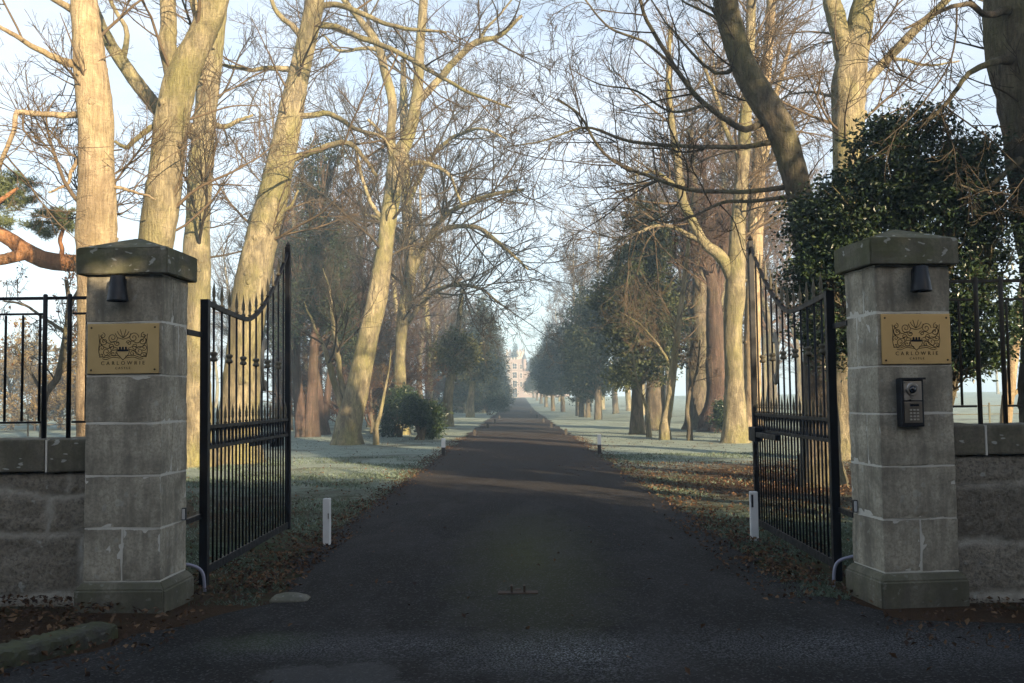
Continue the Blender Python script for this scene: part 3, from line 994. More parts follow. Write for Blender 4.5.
for (px, sgn, lab) in ((200, 1, 'pale lilac cable conduit at the foot of the gate by the keypad-less pillar'), (838, -1, 'pale lilac cable conduit at the foot of the gate by the keypad pillar')):
    c = P(px, 560, 8.5)
    o = tube_obj('cable_conduit', [(c[0] - sgn * .26, 8.36, .16), (c[0] - sgn * .20, 8.42, .235), (c[0] - sgn * .08, 8.46, .23), (c[0] + sgn * .02, 8.5, .16), (c[0] + sgn * .04, 8.52, -.05)], .014, M_PIPE, None, 8, 24)
    tag(o, lab, 'conduit', 'cable conduits at the gates')

# gate stop in the drive
def gate_stop():
    c = P(518, 594, 8.05)
    t = thing('gate_stop', 'rusty low metal gate stop set in the middle of the drive', 'gate stop', (c[0], 8.05, .03))
    m = plain('rusty_steel', (0.09, 0.06, 0.04), 0.75, 0.3, 0.5, 20, 0.3, 0.4)
    bm = bmesh.new(); box(bm, -.16, .16, -.04, .06, .0, .022, .004); bm_obj('base_plate', bm, m, t)
    bm = bmesh.new(); box(bm, -.06, -.042, -.03, .05, .0225, .075, .004); box(bm, .042, .06, -.03, .05, .0225, .075, .004); bm_obj('stop_lug', bm, m, t)
    bm = bmesh.new(); lathe(bm, [(.03, .0), (.03, .012), (.02, .018)], 12, 'Z', (.0, .16, .0)); bm_obj('bolt_cover', bm, m, t)


gate_stop()

# kerb stone, flat rock
def kerb():
    t = Acc(); p = [(-2.85, 6.90), (-3.02, 6.55), (-3.28, 6.12), (-3.7, 5.75), (-4.6, 5.45)]
    row = smooth_path([(x, y, .05, .1) for x, y in p], 90)
    rng = np.random.default_rng(2)
    prof = [(-.14, -.2), (-.14, .0), (-.135, .035), (-.11, .048), (.0, .052), (.10, .05), (.13, .036), (.138, .0), (.14, -.2)]
    tg = np.gradient(row[:, :3], axis=0); tg /= np.linalg.norm(tg, axis=1, keepdims=True)
    nm = np.stack([-tg[:, 1], tg[:, 0], 0 * tg[:, 0]], 1)
    v = np.stack([row[:, :3] + nm * a + np.array([0, 0, b]) for a, b in prof], 1)
    v += rng.normal(0, .005, v.shape)
    i = np.arange(90 * 9).reshape(90, 9)
    q = np.stack([i[:-1, :-1], i[:-1, 1:], i[1:, 1:], i[1:, :-1]], -1).reshape(-1, 4)
    t.add(v, q); t.q.append(np.array([i[0, ::-1], i[-1, :]]))
    tag(t.obj('kerb_stone', M_KERB, None, (0, 0, 0), False), 'mossy kerb stone edging the leaf litter bank before the wall', 'kerb')


kerb()


def rock():
    bm = bmesh.new(); bmesh.ops.create_icosphere(bm, subdivisions=3, radius=1)
    c = P(290, 599, 8.0)
    for v in bm.verts:
        n = 1 + .12 * math.sin(3 * v.co.x + 2) * math.cos(4 * v.co.y) + random.uniform(-.03, .03)
        v.co = Vector((c[0] + v.co.x * .17 * n, 8.0 + v.co.y * .12 * n, .02 + v.co.z * .055 * n))
    tag(bm_obj('flat_stone', bm, M_ROCK, None, True), 'flat pale stone lying at the edge of the drive by the gate', 'stone')


rock()

# ------------------------------------------------------------------ bollards
def bollard(px, D, h, label, group, mat, lower=None, w=.075):
    g = G(px, D)
    t = thing('bollard', label, 'bollard', (g[0], g[1], g[2]), random.uniform(-.15, .15), group)
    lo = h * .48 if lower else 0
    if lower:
        bm = bmesh.new(); box(bm, -w / 2, w / 2, -w / 2, w / 2, -.1, lo - .001, .006); bm_obj('shaded_foot', bm, lower, t)  # lower half coloured dark for the shadow line across the post
    bm = bmesh.new(); box(bm, -w / 2, w / 2, -w / 2, w / 2, lo if lower else -.1, h, .008); bm_obj('post', bm, mat, t)
    return t


b = bollard(327, 11.05, .52, 'white square post by the open gate near the flat stone', 'white drive posts', M_WHITE)
bm = bmesh.new(); box(bm, .020, .036, -.0395, -.0378, .30, .36); bm_obj('reflector', bm, M_STEEL, b)
b = bollard(754.5, 11.15, .53, 'white square post half behind the gate leaf at the keypad pillar', 'white drive posts', M_WHITE, None, .085)
bm = bmesh.new(); box(bm, -.03, -.008, -.0448, -.0427, .36, .50); bm_obj('reflector', bm, M_PLASTIC, b)
bollard(443.5, 28.0, .50, 'white topped post on the frosted verge beside the rhododendron', 'white topped drive posts', M_WHITE, M_POSTSHADE, .10)
bollard(599.5, 28.2, .54, 'white topped post on the frosted verge before the dark yew', 'white topped drive posts', M_WHITE, M_POSTSHADE, .10)
for k, (px, py) in enumerate([(474.7, 436), (487.6, 428.5), (495, 423.5), (499.5, 419), (566, 435), (551.5, 428), (543.5, 422.5), (537, 418), (530.5, 413)]):
    D = 1592 / (py - 398 + (px - 516) * .0122)
    side = 'rhododendron side' if px < 516 else 'yew side'
    bollard(px, D, .27, 'low dark post along the drive verge on the %s of the avenue' % side, 'low dark drive posts, ' + side, M_POSTSHADE, None, .11)

# ------------------------------------------------------------------ trees
def bare_tree(name, label, cat, D, px, limbs, mat, twig, seed, group=None, nb=40, ext=5.0, L1=3.0, up=0.03, zmin=3.0, sub=6, leaf=None, wig=.075, n3=None, rmin=.0042, k=14, no_crown=False):
    """limbs: lists of (px, py, r_px[, dD]); the first one rises from the ground at px"""
    rng = np.random.default_rng(seed)
    base = G(px, D)
    t = thing(name, label, cat, base, 0, group)
    rows = []
    for li, lm in enumerate(limbs):
        row = []
        for q in lm:
            dd = D + (q[3] if len(q) > 3 else 0)
            row.append((*P(q[0], q[1], dd), q[2] * dd / F))
        if li == 0:
            r0 = row[0][3]
            row = [(base[0], base[1], base[2] - .25, r0 * 1.75), (base[0], base[1], base[2] + .12, r0 * 1.45), (base[0] * .8 + row[0][0] * .2, D, base[2] + .55, r0 * 1.15)] + [q for q in row if q[2] > base[2] + .9]
        rows.append(row)
    # carry limbs that leave the frame further up
    for row in rows:
        a, b2 = np.array(row[-2]), np.array(row[-1])
        if ext and b2[2] > CAMZ + 380 * D / F:
            d = (b2 - a)[:3]; d /= np.linalg.norm(d); d[2] += .25; d /= np.linalg.norm(d)
            row.append((*(b2[:3] + d * ext * .5), b2[3] * .75)); row.append((*(b2[:3] + d * ext + rng.normal(0, .3, 3)), b2[3] * .35))
    a = Acc(); LP, LR = [], []
    for li, row in enumerate(rows):
        S = 40 if li == 0 else 28
        w = smooth_path(row, S)
        if li:
            w[1:, :3] += np.cumsum(rng.normal(0, .012, (S - 1, 3)), axis=0) * min(1, w[0, 3] * 8)
        if w[0, 3] > .12:
            w = smooth_path(w, 90); w[:, 3] *= 1 + .035 * np.sin(np.arange(90) * rng.uniform(.25, .5) + rng.uniform(0, 6)) + .03 * rng.standard_normal(90).cumsum() / 6
        tubes(a, w[None, :, :3], w[None, :, 3], (24 if w[0, 3] > .12 else k) if w[0, 3] > .06 else 8, .05, rng, cap=True)
        if w[0, 3] > .2:
            for _ in range(14):      # knots
                q = int(rng.integers(8, 84)); an = rng.uniform(0, 6.28); rr = w[q, 3]
                o = w[q, :3] + np.array([math.cos(an), math.sin(an), 0]) * rr * .86
                d = np.array([math.cos(an), math.sin(an), .3])
                kp = np.array([o + d * e * rr * .3 for e in (0, .35, .6, .75)])
                tubes(a, kp[None], np.array([[.34, .26, .15, .03]]) * rr * rng.uniform(.5, 1), 7, .1, rng, cap=True)
        w2 = smooth_path(row, 28); LP.append(w2[:, :3]); LR.append(w2[:, 3])
    a.obj('trunk', mat, t, base)
    if no_crown: return t
    LP, LR = np.array(LP), np.array(LR)
    c = Acc()
    p1, r1 = spawn(rng, LP, LR, int(nb * 1.5), L1, .95, 12, wig, up, .25, 1, .45, rmin * 1.6, zmin=zmin, rmax=.12)
    allp, allr = np.concatenate([p1]), np.concatenate([r1])
    tubes(c, p1, r1, 6)
    p2, r2 = spawn(rng, p1, r1, len(p1) * sub, .50, .75, 8, wig * 1.2, up, .15, 1, .6, rmin * 1.2, rel=True)
    tubes(c, p2, r2, 4)
    # twigs straight from the big limbs
    m = n3 or len(p2) * 5
    p3, r3 = spawn(rng, p2, r2, m, .55, .7, 6, wig * 1.3, up, .1, 1, .7, rmin, rel=True)
    tubes(c, p3, r3, 3)
    p4, r4 = spawn(rng, p3, r3, int(m * 2.0), .6, .7, 4, wig * 1.3, up, .1, 1, .8, rmin * .8, rel=True)
    tubes(c, p4, r4, 3)
    c.obj('crown', twig, t, base)
    if leaf:
        lm, nl, ls = leaf
        q = p4.reshape(-1, 3); q = q[rng.choice(len(q), nl)] + rng.normal(0, .04, (nl, 3))
        b3 = Acc(); leaves(b3, q, ls, rng, .6); b3.obj('foliage', lm, t, base, False)
    return t


def lobes_points(rng, lobes, n, shell=.55):
    """points in a set of ellipsoids (c, r, w), thicker towards their skins, in clumps"""
    w = np.array([l[1][0] * l[1][1] * l[1][2] for l in lobes]) ** .75; w /= w.sum()
    idx = rng.choice(len(lobes), n, p=w)
    c = np.array([l[0] for l in lobes])[idx]; r = np.array([l[1] for l in lobes])[idx]
    d = rng.standard_normal((n, 3)); d /= np.linalg.norm(d, axis=1, keepdims=True)
    rad = (shell + (1 - shell) * rng.uniform(0, 1, n) ** .6) * rng.normal(1, .15, n)
    return c + d * r * rad[:, None]


def leafy(name, label, cat, base, trunk_rows, lobes, leafm, barkm, seed, nclump, per, csize, lsize, group=None, spray=True, ratio=.5, twigm=None, ntw=200, gap=.25):
    """evergreen: trunk rows (x,y,z,r) relative to base, leaf clumps through the lobes"""
    rng = np.random.default_rng(seed)
    t = thing(name, label, cat, base, 0, group)
    a = Acc(); LP, LR = [], []
    for row in trunk_rows:
        w = smooth_path(row, 28); tubes(a, w[None, :, :3], w[None, :, 3], 12, .04, rng, cap=True); LP.append(w[:, :3]); LR.append(w[:, 3])
    if ntw:
        cc = lobes_points(rng, lobes, ntw, .3)
        LPa = np.array(LP); zz = LPa.reshape(-1, 3)
        st = zz[rng.choice(len(zz), ntw)]
        near = zz[np.argmin(((zz[None] - cc[:, None] * np.array([1, 1, .8])) ** 2).sum(2), axis=1)]
        st = near
        u = np.linspace(0, 1, 6)[None, :, None]
        pp = st[:, None] * (1 - u) + cc[:, None] * u + rng.normal(0, .05, (ntw, 6, 3)) * np.sin(u * 3.14)
        pp[:, :, 2] += (np.sin(u[:, :, 0] * 3.14) * .12 * np.linalg.norm(cc - st, axis=1)[:, None])
        ln = np.linalg.norm(cc - st, axis=1)[:, None]
        tubes(a, pp, np.clip((.018 * ln + .006) * (1 - u[:, :, 0] * .8), .004, .12), 4)
    a.obj('trunk', barkm, t)
    cl = lobes_points(rng, lobes, nclump)
    # uneven outline: drop clumps by a coarse noise so gaps show
    f = rng.uniform(.6, 1.8, (4, 3)); ph = rng.uniform(0, 6, 4); sca = 1.0 / max(.35, np.mean([l[1][0] for l in lobes]) * .35)
    nv = sum(np.sin((cl * f[k] * sca).sum(1) + ph[k]) for k in range(4))
    cl = cl[nv > np.quantile(nv, gap)]
    n = len(cl) * per
    pts = np.repeat(cl, per, 0)
    off = rng.standard_normal((n, 3)) * csize * np.array([1, 1, .6]) * rng.uniform(.5, 1.3, (len(cl), 1)).repeat(per, 0)
    b = Acc(); leaves(b, pts + off, lsize, rng, ratio, .2, .6, dirs=(off / (np.linalg.norm(off, axis=1, keepdims=True) + 1e-6)))
    b.obj('crown', leafm, t, (0, 0, 0), False)
    return t


# ---- trees on the left of the drive
bare_tree('beech_tree', 'tall pale straight trunk rising directly behind the mossy capped pillar', 'tree', 16, 97,
          [[(97, 470, 19), (97, 330, 18.5), (97, 240, 19), (96, 160, 19), (94, 110, 18), (88, 50, 15), (84, 0, 13.5)],
           [(88, 114, 4), (60, 115, 3.2), (35, 112, 2.8, -.5), (17, 109, 2.6, -.8), (15, 128, 2.4, -1), (0, 163, 2.0, -1), (-15, 185, 1.2, -1)],
           [(84, 66, 5), (60, 62, 3.8, -.3), (35, 48, 3, -.6), (0, 28, 2, -1), (-25, 15, 1, -1)],
           [(95, 150, 3), (82, 155, 2.4), (70, 170, 2), (66, 182, 1.6), (45, 190, 1.1, -.3)],
           [(98, 190, 3), (115, 188, 2), (140, 192, 1.4, .3), (158, 200, .8, .5)],
           [(90, 20, 7), (70, 8, 4), (45, -5, 3), (15, -25, 2)]],
          M_PALE, M_TWIG, 11, nb=26, zmin=4.0, L1=2.6)
bare_tree('forked_beech', 'sunlit forked trunk leaning between the straight pale trunk and the gate', 'tree', 17.5, 140,
          [[(140, 460, 20), (147, 300, 18), (158, 235, 17.5), (166, 170, 17), (173, 110, 17), (182, 75, 16), (196, 45, 13.5), (212, 10, 13), (220, -20, 12)],
           [(180, 100, 11), (174, 70, 9.5), (170, 40, 8.5), (170, 0, 8), (168, -30, 7)],
           [(200, 30, 5), (196, 12, 4), (192, -10, 4)],
           [(176, 118, 4), (150, 130, 3), (128, 150, 2.2), (115, 145, 1.4)]],
          M_BEECH, M_TWIG, 12, nb=24, zmin=4.5)
bare_tree('beech_tree', 'straight greenish trunk seen in the gap between the mossy capped pillar and the gate', 'tree', 25, 196,
          [[(196, 440, 16), (195, 350, 14.5), (196, 250, 13), (199, 190, 11.5), (205, 120, 11), (212, 60, 10), (218, 10, 9), (222, -20, 8)],
           [(205, 140, 8), (188, 131, 7.6, -.2), (165, 116, 7.4, -.5), (145, 92, 7, -.8), (122, 62, 6.4, -1), (106, 36, 5.6, -1.2), (95, 5, 4, -1.4)],
           [(206, 118, 3.4), (222, 125, 2.6), (240, 118, 2), (256, 112, 1.2)],
           [(122, 62, 3.4, -1), (128, 30, 2.6, -1), (112, 2, 2, -1)]],
          M_BEECH, M_TWIGD, 13, nb=36, zmin=5, L1=3.4)
bare_tree('leaning_beech', 'thick mossy trunk leaning over the gate leaf of the mossy capped pillar', 'tree', 26, 240,
          [[(240, 440, 18), (243, 360, 17), (250, 290, 17), (262, 235, 15.5), (277, 180, 14), (290, 120, 12), (300, 70, 10.5), (309, 30, 9.5), (316, -10, 8.5)],
           [(288, 160, 4), (302, 156, 3.4), (332, 145, 3.0, -.5), (352, 148, 2.5, -.8), (376, 178, 1.6, -1)],
           [(296, 116, 3.6), (312, 115, 3.1), (330, 114, 2.8), (354, 127, 2.2, -1), (382, 137, 1.4, -1.5), (395, 160, .9, -1.5)],
           [(298, 74, 4), (285, 70, 3), (266, 68, 2.5), (244, 70, 2), (213, 64, 1.4, -.5)],
           [(304, 40, 4), (293, 26, 3), (279, 14, 2.6), (270, -6, 2)],
           [(311, 24, 4), (335, 26, 3.2), (358, 35, 3, -.5), (393, 48, 2.6, -1), (428, 68, 2.2, -1.5), (463, 88, 1.7, -2), (507, 106, 1.0, -2.5)],
           [(313, 8, 4), (335, 4, 3), (362, 13, 2.6, -.5), (398, 26, 2.1, -1), (448, 31, 1.2, -1.5)],
           [(262, 240, 3), (280, 215, 2), (292, 205, 1.5), (300, 190, 1)]],
          M_BEECH, M_TWIG, 14, nb=44, zmin=4.5, L1=3.2)
bare_tree('leaning_oak', 'large leaning trunk with flared foot standing on the frosted verge behind the red clump', 'tree', 36, 347,
          [[(347, 430, 12), (356, 395, 11), (368, 340, 10.5), (379, 290, 9.5), (387, 230, 8.5), (393, 185, 8), (396, 163, 8.5), (409, 133, 6.5), (417, 95, 5.2), (420, 50, 4.8), (423, 10, 4.4), (425, -20, 4)],
           [(396, 168, 6), (391, 140, 4.8), (393, 105, 4.4), (386, 70, 4.4), (380, 45, 4), (362, 20, 3.2), (340, -8, 2.6)],
           [(415, 106, 4), (440, 76, 3.6), (462, 53, 3.2, -.5), (478, 40, 3, -.8), (500, 33, 2.2, -1), (522, 14, 1.4, -1.2)],
           [(395, 172, 3.5), (412, 164, 2.8), (432, 165, 2.3), (452, 176, 1.7), (464, 203, 1)],
           [(346, 415, 4.5), (337, 392, 3.6), (329, 365, 3), (323, 345, 2.1), (311, 322, 1.2), (303, 300, .4)],
           [(351, 405, 4), (343, 385, 3), (335, 345, 2.5), (331, 320, 1.6), (328, 290, .9), (320, 268, .4)],
           [(388, 225, 2.6), (372, 205, 2), (362, 180, 1.6), (356, 150, 1)],
           [(478, 42, 2, -.8), (486, 28, 1.5), (505, 8, 1)],
           [(383, 55, 3), (370, 48, 2), (340, 50, 1.6), (325, 36, 1)]],
          M_BEECH, M_TWIGD, 15, nb=70, zmin=2.8, L1=4.2, sub=7)
bare_tree('sycamore_tree', 'bluish upright bare trunk rising behind the rhododendron, boughs arching over the drive', 'tree', 46, 402,
          [[(402, 425, 6), (400, 370, 5.5), (403, 320, 6), (410, 268, 6), (406, 200, 5), (404, 120, 4), (403, 60, 2.6)],
           [(409, 280, 4), (428, 240, 3), (447, 215, 2.6, -1), (481, 199, 2.2, -2), (522, 191, 1.4, -3)],
           [(409, 262, 3.4), (440, 232, 2.6, -1), (475, 228, 2.2, -2), (505, 248, 1.6, -3), (528, 270, 1, -3)],
           [(405, 210, 3), (425, 165, 2.4), (450, 140, 2), (480, 130, 1.4, -2), (505, 140, .9, -2)],
           [(402, 330, 3), (425, 300, 2.4), (450, 285, 2), (478, 288, 1.3, -2), (500, 305, .9, -2)],
           [(404, 170, 2.6), (385, 140, 2), (368, 120, 1.4)], [(407, 250, 2.6), (386, 225, 2), (364, 215, 1.3)]],
          M_BEECH, M_TWIGD, 16, nb=80, zmin=5, L1=5, sub=7, rmin=.008)
bare_tree('dead_sapling', 'thin bare pole beside the flared leaning trunk', 'tree', 35.5, 376, [[(376, 440, 2.4), (380, 415, 2.0), (385, 390, 1.4), (389, 370, .8), (391, 350, .4)]], M_BEECH, M_TWIG, 17, nb=14, ext=0, zmin=1.2, L1=.8, sub=3)

# thin dark tree seen through the railing
bare_tree('young_beech', 'small crooked tree with dead leaves seen through the black railing', 'tree', 22, 42,
          [[(42, 460, 3.4), (43, 425, 3.2), (45, 396, 3.2), (58, 376, 3.1), (65, 340, 3), (69, 305, 2.4), (66, 280, 1.6)],
           [(66, 332, 2), (50, 322, 1.6), (25, 305, 1.2), (5, 300, .8)], [(68, 310, 2), (78, 290, 1.5), (88, 270, 1)], [(45, 396, 2), (30, 370, 1.5), (15, 345, 1)], [(60, 372, 1.8), (78, 352, 1.3), (95, 340, .8)]],
          M_DARK, M_TWIGD, 18, nb=26, ext=0, zmin=1.9, L1=1.3, leaf=(M_COPPER, 900, .07), sub=5)


# Scots pine leaning out to the left behind the pillar
def pine():
    D = 23
    rng = np.random.default_rng(21)
    base = G(104, D)
    t = thing('scots_pine', 'orange barked pine bough with green tufts reaching over the black railing', 'pine tree', base)
    a = Acc()
    def row(l): return [(*P(x, y, D + dd), r * D / F) for x, y, r, dd in l]
    main = [(base[0], D, -.2, .32), (base[0], D, 1.0, .26)] + row([(106, 350, 10, 0), (108, 290, 9, 0), (98, 265, 8.5, -.4), (70, 263, 8.5, -.8), (45, 260, 8, -1), (24, 250, 8, -1.2), (5, 236, 6.5, -1.4), (-40, 215, 6, -1.4), (-90, 170, 4, -1.4)])
    l2 = row([(27, 252, 6, -1.2), (12, 257, 5.5, -1.4), (-10, 260, 5, -1.6), (-60, 250, 3.5, -2)])
    l3 = row([(60, 262, 2.4, -.9), (62, 250, 2.2, -.9), (60, 240, 2, -.9), (63, 228, 1.8, -.9), (58, 218, 1.4, -.9)])
    l4 = row([(-20, 225, 4, -1.4), (-5, 205, 2.5, -1.4), (8, 195, 2, -1.4), (18, 188, 1.2, -1.4)])
    l5 = row([(63, 228, 1.5, -.9), (48, 222, 1.3, -.9), (35, 222, 1, -.9)])
    for r in (main, l2, l3, l4, l5):
        w = smooth_path(r, 40); tubes(a, w[None, :, :3], w[None, :, 3], 12, .05, rng, cap=True)
    a.obj('trunk', M_PINE, t, base)
    lob = []
    for x, y, rx, ry in ((8, 180, 16, 9), (22, 198, 14, 9), (-8, 205, 16, 12), (2, 222, 12, 8), (30, 183, 7, 5), (52, 214, 22, 7), (36, 226, 12, 6), (66, 224, 10, 6), (48, 234, 9, 5), (-45, 190, 25, 18), (-80, 160, 25, 18), (5, 195, 20, 14)):
        lob.append((P(x, y, D - 1.1), (rx * D / F, .35, ry * D / F)))
    cl = lobes_points(rng, lob, 520, .3)
    n = 36
    d = rng.standard_normal((len(cl) * n, 3)); d[:, 2] += .5; d /= np.linalg.norm(d, axis=1, keepdims=True)
    c = np.repeat(cl, n, 0) + d * .07
    b = Acc(); leaves(b, c, .14, rng, .10, .1, 0, dirs=d * 2)
    b.obj('foliage', M_PINELEAF, t, base, False)


pine()

# ---- red-barked clump and foliage behind the open gate on the left
def clump(px, D, rows, lob, label, seed, barkm, leafm, nclump, per, csize, lsize, name, group=None, ntw=160):
    base = G(px, D)
    tr = []
    for li, r in enumerate(rows):
        rr = [(*(P(q[0], q[1], D + (q[3] if len(q) > 3 else 0)) - base), q[2] * D / F) for q in r]
        if r[0][1] > 400 and li == 0: rr = [(rr[0][0], rr[0][1], -.2, rr[0][3] * 1.6), (rr[0][0], rr[0][1], .15, rr[0][3] * 1.3)] + [q for q in rr if q[2] > .5]
        elif r[0][1] > 425: rr = [(rr[0][0], rr[0][1], -.2, rr[0][3] * 1.5)] + [q for q in rr if q[2] > .3]
        tr.append(rr)
    lb = [(P(x, y, D + dd) - base, (rx * D / F, ry2, rz * D / F)) for x, y, dd, rx, ry2, rz in lob]
    return leafy(name, label, 'tree', base, tr, lb, leafm, barkm, seed, nclump, per, csize, lsize, group, ntw=ntw)


clump(303, 44, [[(303, 436, 6), (299, 400, 5.5), (296, 360, 4.6), (300, 310, 2.6), (308, 255, .8), (312, 225, .4)], [(311, 436, 6.5), (312, 390, 5.6), (315, 330, 4), (320, 270, 2.2), (322, 210, .8), (324, 170, .4)]],
      [(300, 300, 0, 26, 1.6, 26), (328, 290, 0, 22, 1.6, 34), (318, 235, 0, 22, 1.4, 26), (285, 335, -1, 14, 1.2, 16), (345, 330, 0, 14, 1, 14), (310, 180, 0, 16, 1.1, 22), (330, 150, 0, 20, 1.1, 14), (290, 260, 0, 14, 1, 14)],
      'reddish twin trunk evergreen with thin olive foliage beside the open gate', 31, M_RED, M_YEW, 900, 30, .26, .12, 'yew_tree', None, 220)
clump(323, 47, [[(323, 434, 6), (318, 395, 5.5), (314, 360, 4.2), (318, 320, 3), (325, 270, 1.2), (328, 235, .5)], [(325, 420, 4.4), (328, 390, 3.4), (333, 340, 1.8), (338, 290, .6)]],
      [(335, 310, 0, 20, 1.3, 24), (318, 300, 0, 16, 1.2, 20), (348, 350, 0, 14, 1, 14), (330, 255, 0, 18, 1.1, 18)],
      'second reddish trunk with olive foliage, next to the flared leaning trunk', 32, M_RED, M_YEW, 560, 30, .26, .12, 'yew_tree', None, 140)


def rhodo(px, D, w, h, dep, label, seed, n=900):
    base = G(px, D)
    rng = np.random.default_rng(seed)
    lob = []
    for k in range(9):
        lob.append((np.array([rng.uniform(-w, w) * .7, rng.uniform(-dep, dep) * .6, h * rng.uniform(.3, .72)]), (w * rng.uniform(.3, .5), dep * .4, h * rng.uniform(.22, .34))))
    rows = [[(rng.uniform(-.3, .3), 0, -.1, .05), (rng.uniform(-w, w) * .5, 0, h * .5, .03), (rng.uniform(-w, w) * .7, 0, h * .85, .01)] for k in range(6)]
    return leafy('rhododendron', label, 'shrub', base, rows, lob, M_HOLLY, M_DARK, seed, n, 18, .16, .15, None, ntw=80, ratio=.4)


rhodo(418, 40, .9, 1.8, 1.0, 'dark glossy rhododendron bush at the left verge of the drive', 41)
rhodo(398, 42.5, .9, 2.2, 1.0, 'dark bush against the bluish upright trunk behind the rhododendron', 42, 500)
rhodo(728, 43, .5, 1.5, .6, 'small dark bush at the foot of the reddish redwood trunk', 43, 260)

# yellow-green lit evergreens further along on the left
clump(447, 58, [[(447, 420, 5.5), (448, 400, 5), (452, 372, 4.5), (458, 330, 3), (462, 290, 2)]],
      [(452, 362, 0, 16, 1.2, 12), (466, 355, 0, 13, 1, 12), (445, 350, 0, 12, 1, 12), (456, 340, 0, 12, 1, 10)], 'tree with low yellow green foliage just past the rhododendron', 51, M_BEECH, M_YELLOWGREEN, 300, 18, .3, .22, 'holly_tree', None, 80)
clump(470, 84, [[(470, 412, 3.6), (471, 395, 3.2), (475, 365, 2.5), (474, 340, 1.5)]],
      [(473, 372, 0, 13, 1.3, 12), (482, 366, 0, 9, 1, 12), (468, 355, 0, 9, 1, 10), (478, 352, 0, 9, 1, 9)], 'smaller yellow green tree farther down, leaning over the verge', 52, M_BEECH, M_YELLOWGREEN, 260, 14, .42, .32, 'holly_tree', None, 60)

# ---- right of the drive
bare_tree('leaning_beech', 'dark trunk leaning over the gate leaf of the keypad pillar, boughs across the drive', 'tree', 18, 822,
          [[(822, 470, 17), (820, 380, 15), (814, 300, 14), (806, 235, 13.5), (794, 175, 13.5), (780, 130, 13.5), (764, 102, 14), (748, 75, 13.5), (738, 50, 12.5), (730, 20, 12), (725, -10, 11)],
           [(768, 120, 3.96), (752, 128, 3.30), (737, 127, 3.04, -.4), (706, 105, 2.77, -.8), (684, 79, 2.51, -1.2), (667, 53, 2.24, -1.4), (649, 22, 1.98, -1.6), (640, -5, 1.72, -1.8)],
           [(775, 142, 3.30), (750, 147, 2.64), (719, 149, 2.38, -.5), (676, 149, 1.98, -1), (625, 145, 1.65, -1.5), (584, 132, 1.32, -2), (542, 145, 0.92, -2.3), (508, 151, 0.59, -2.4)],
           [(796, 186, 3.30), (770, 190, 2.51), (737, 193, 2.24, -.5), (689, 191, 2.11, -1), (654, 180, 1.85, -1.5), (618, 167, 1.58, -1.8), (597, 149, 1.45, -2), (580, 120, 1.19, -2), (557, 102, 0.73, -2.2)],
           [(798, 196, 2.64), (760, 200, 1.98), (722, 203, 1.72, -.5), (695, 215, 1.45, -1), (672, 222, 1.06, -1), (640, 218, 0.66, -1.2)],
           [(684, 79, 1.72, -1.2), (648, 44, 1.45, -1.6), (610, 28, 1.19, -2), (585, 0, 0.92, -2.2)],
           [(706, 105, 1.72, -.8), (672, 112, 1.32, -1.2), (635, 92, 1.06, -1.5), (600, 85, 0.79, -1.7), (572, 70, 0.53, -1.8)],
           [(584, 132, 1.06, -2), (575, 112, 0.79, -2), (548, 95, 0.53, -2)],
           [(740, 62, 2.64), (722, 75, 1.98), (700, 62, 1.58), (672, 30, 1.19), (655, 8, 0.79)],
           [(733, 30, 1.98), (712, 15, 1.58), (690, 5, 1.19), (668, -12, 0.79)]],
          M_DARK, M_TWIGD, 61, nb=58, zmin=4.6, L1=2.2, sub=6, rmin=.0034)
bare_tree('beech_tree', 'upright forked trunk rising out of the dark holly behind the keypad pillar', 'tree', 24.5, 848,
          [[(848, 445, 17), (848, 380, 15.5), (847, 280, 15), (848, 200, 14.5), (849, 130, 15), (850, 80, 16), (856, 45, 13), (862, 10, 11.5), (868, -15, 10)],
           [(850, 70, 12), (843, 40, 10), (836, 15, 9), (830, -15, 8)],
           [(858, 92, 6), (868, 78, 5.6), (885, 61, 5), (910, 36, 4.4, -.5), (945, 3, 3.6, -1), (965, -20, 3, -1)],
           [(890, 58, 2, 0), (905, 60, 1.6), (930, 66, 1.2), (960, 62, .8)]],
          M_BEECH, M_TWIG, 62, nb=44, zmin=7.5, L1=3.5)
bare_tree('beech_tree', 'massive shaded trunk cut by the frame edge above the brown railing', 'tree', 12, 1068,
          [[(1068, 540, 42), (1066, 400, 38), (1060, 290, 36), (1052, 200, 36), (1040, 110, 36), (1030, 50, 36), (1024, -10, 34)],
           [(1010, 60, 5, -.3), (985, 66, 3.4, -.6), (962, 82, 2.6, -.8), (940, 110, 2, -1), (918, 130, 1.2, -1)],
           [(1020, 160, 4, -.3), (1000, 175, 2.6, -.6), (982, 190, 1.8, -.8), (960, 185, 1.2, -.8)],
           [(1008, 10, 5, -.3), (985, 15, 3.4, -.6), (965, 5, 2.6, -.8), (940, 12, 2, -1), (905, 30, 1.2, -1)]],
          M_DARK, M_TWIGD, 63, nb=26, zmin=4.2, L1=2.4, k=22)
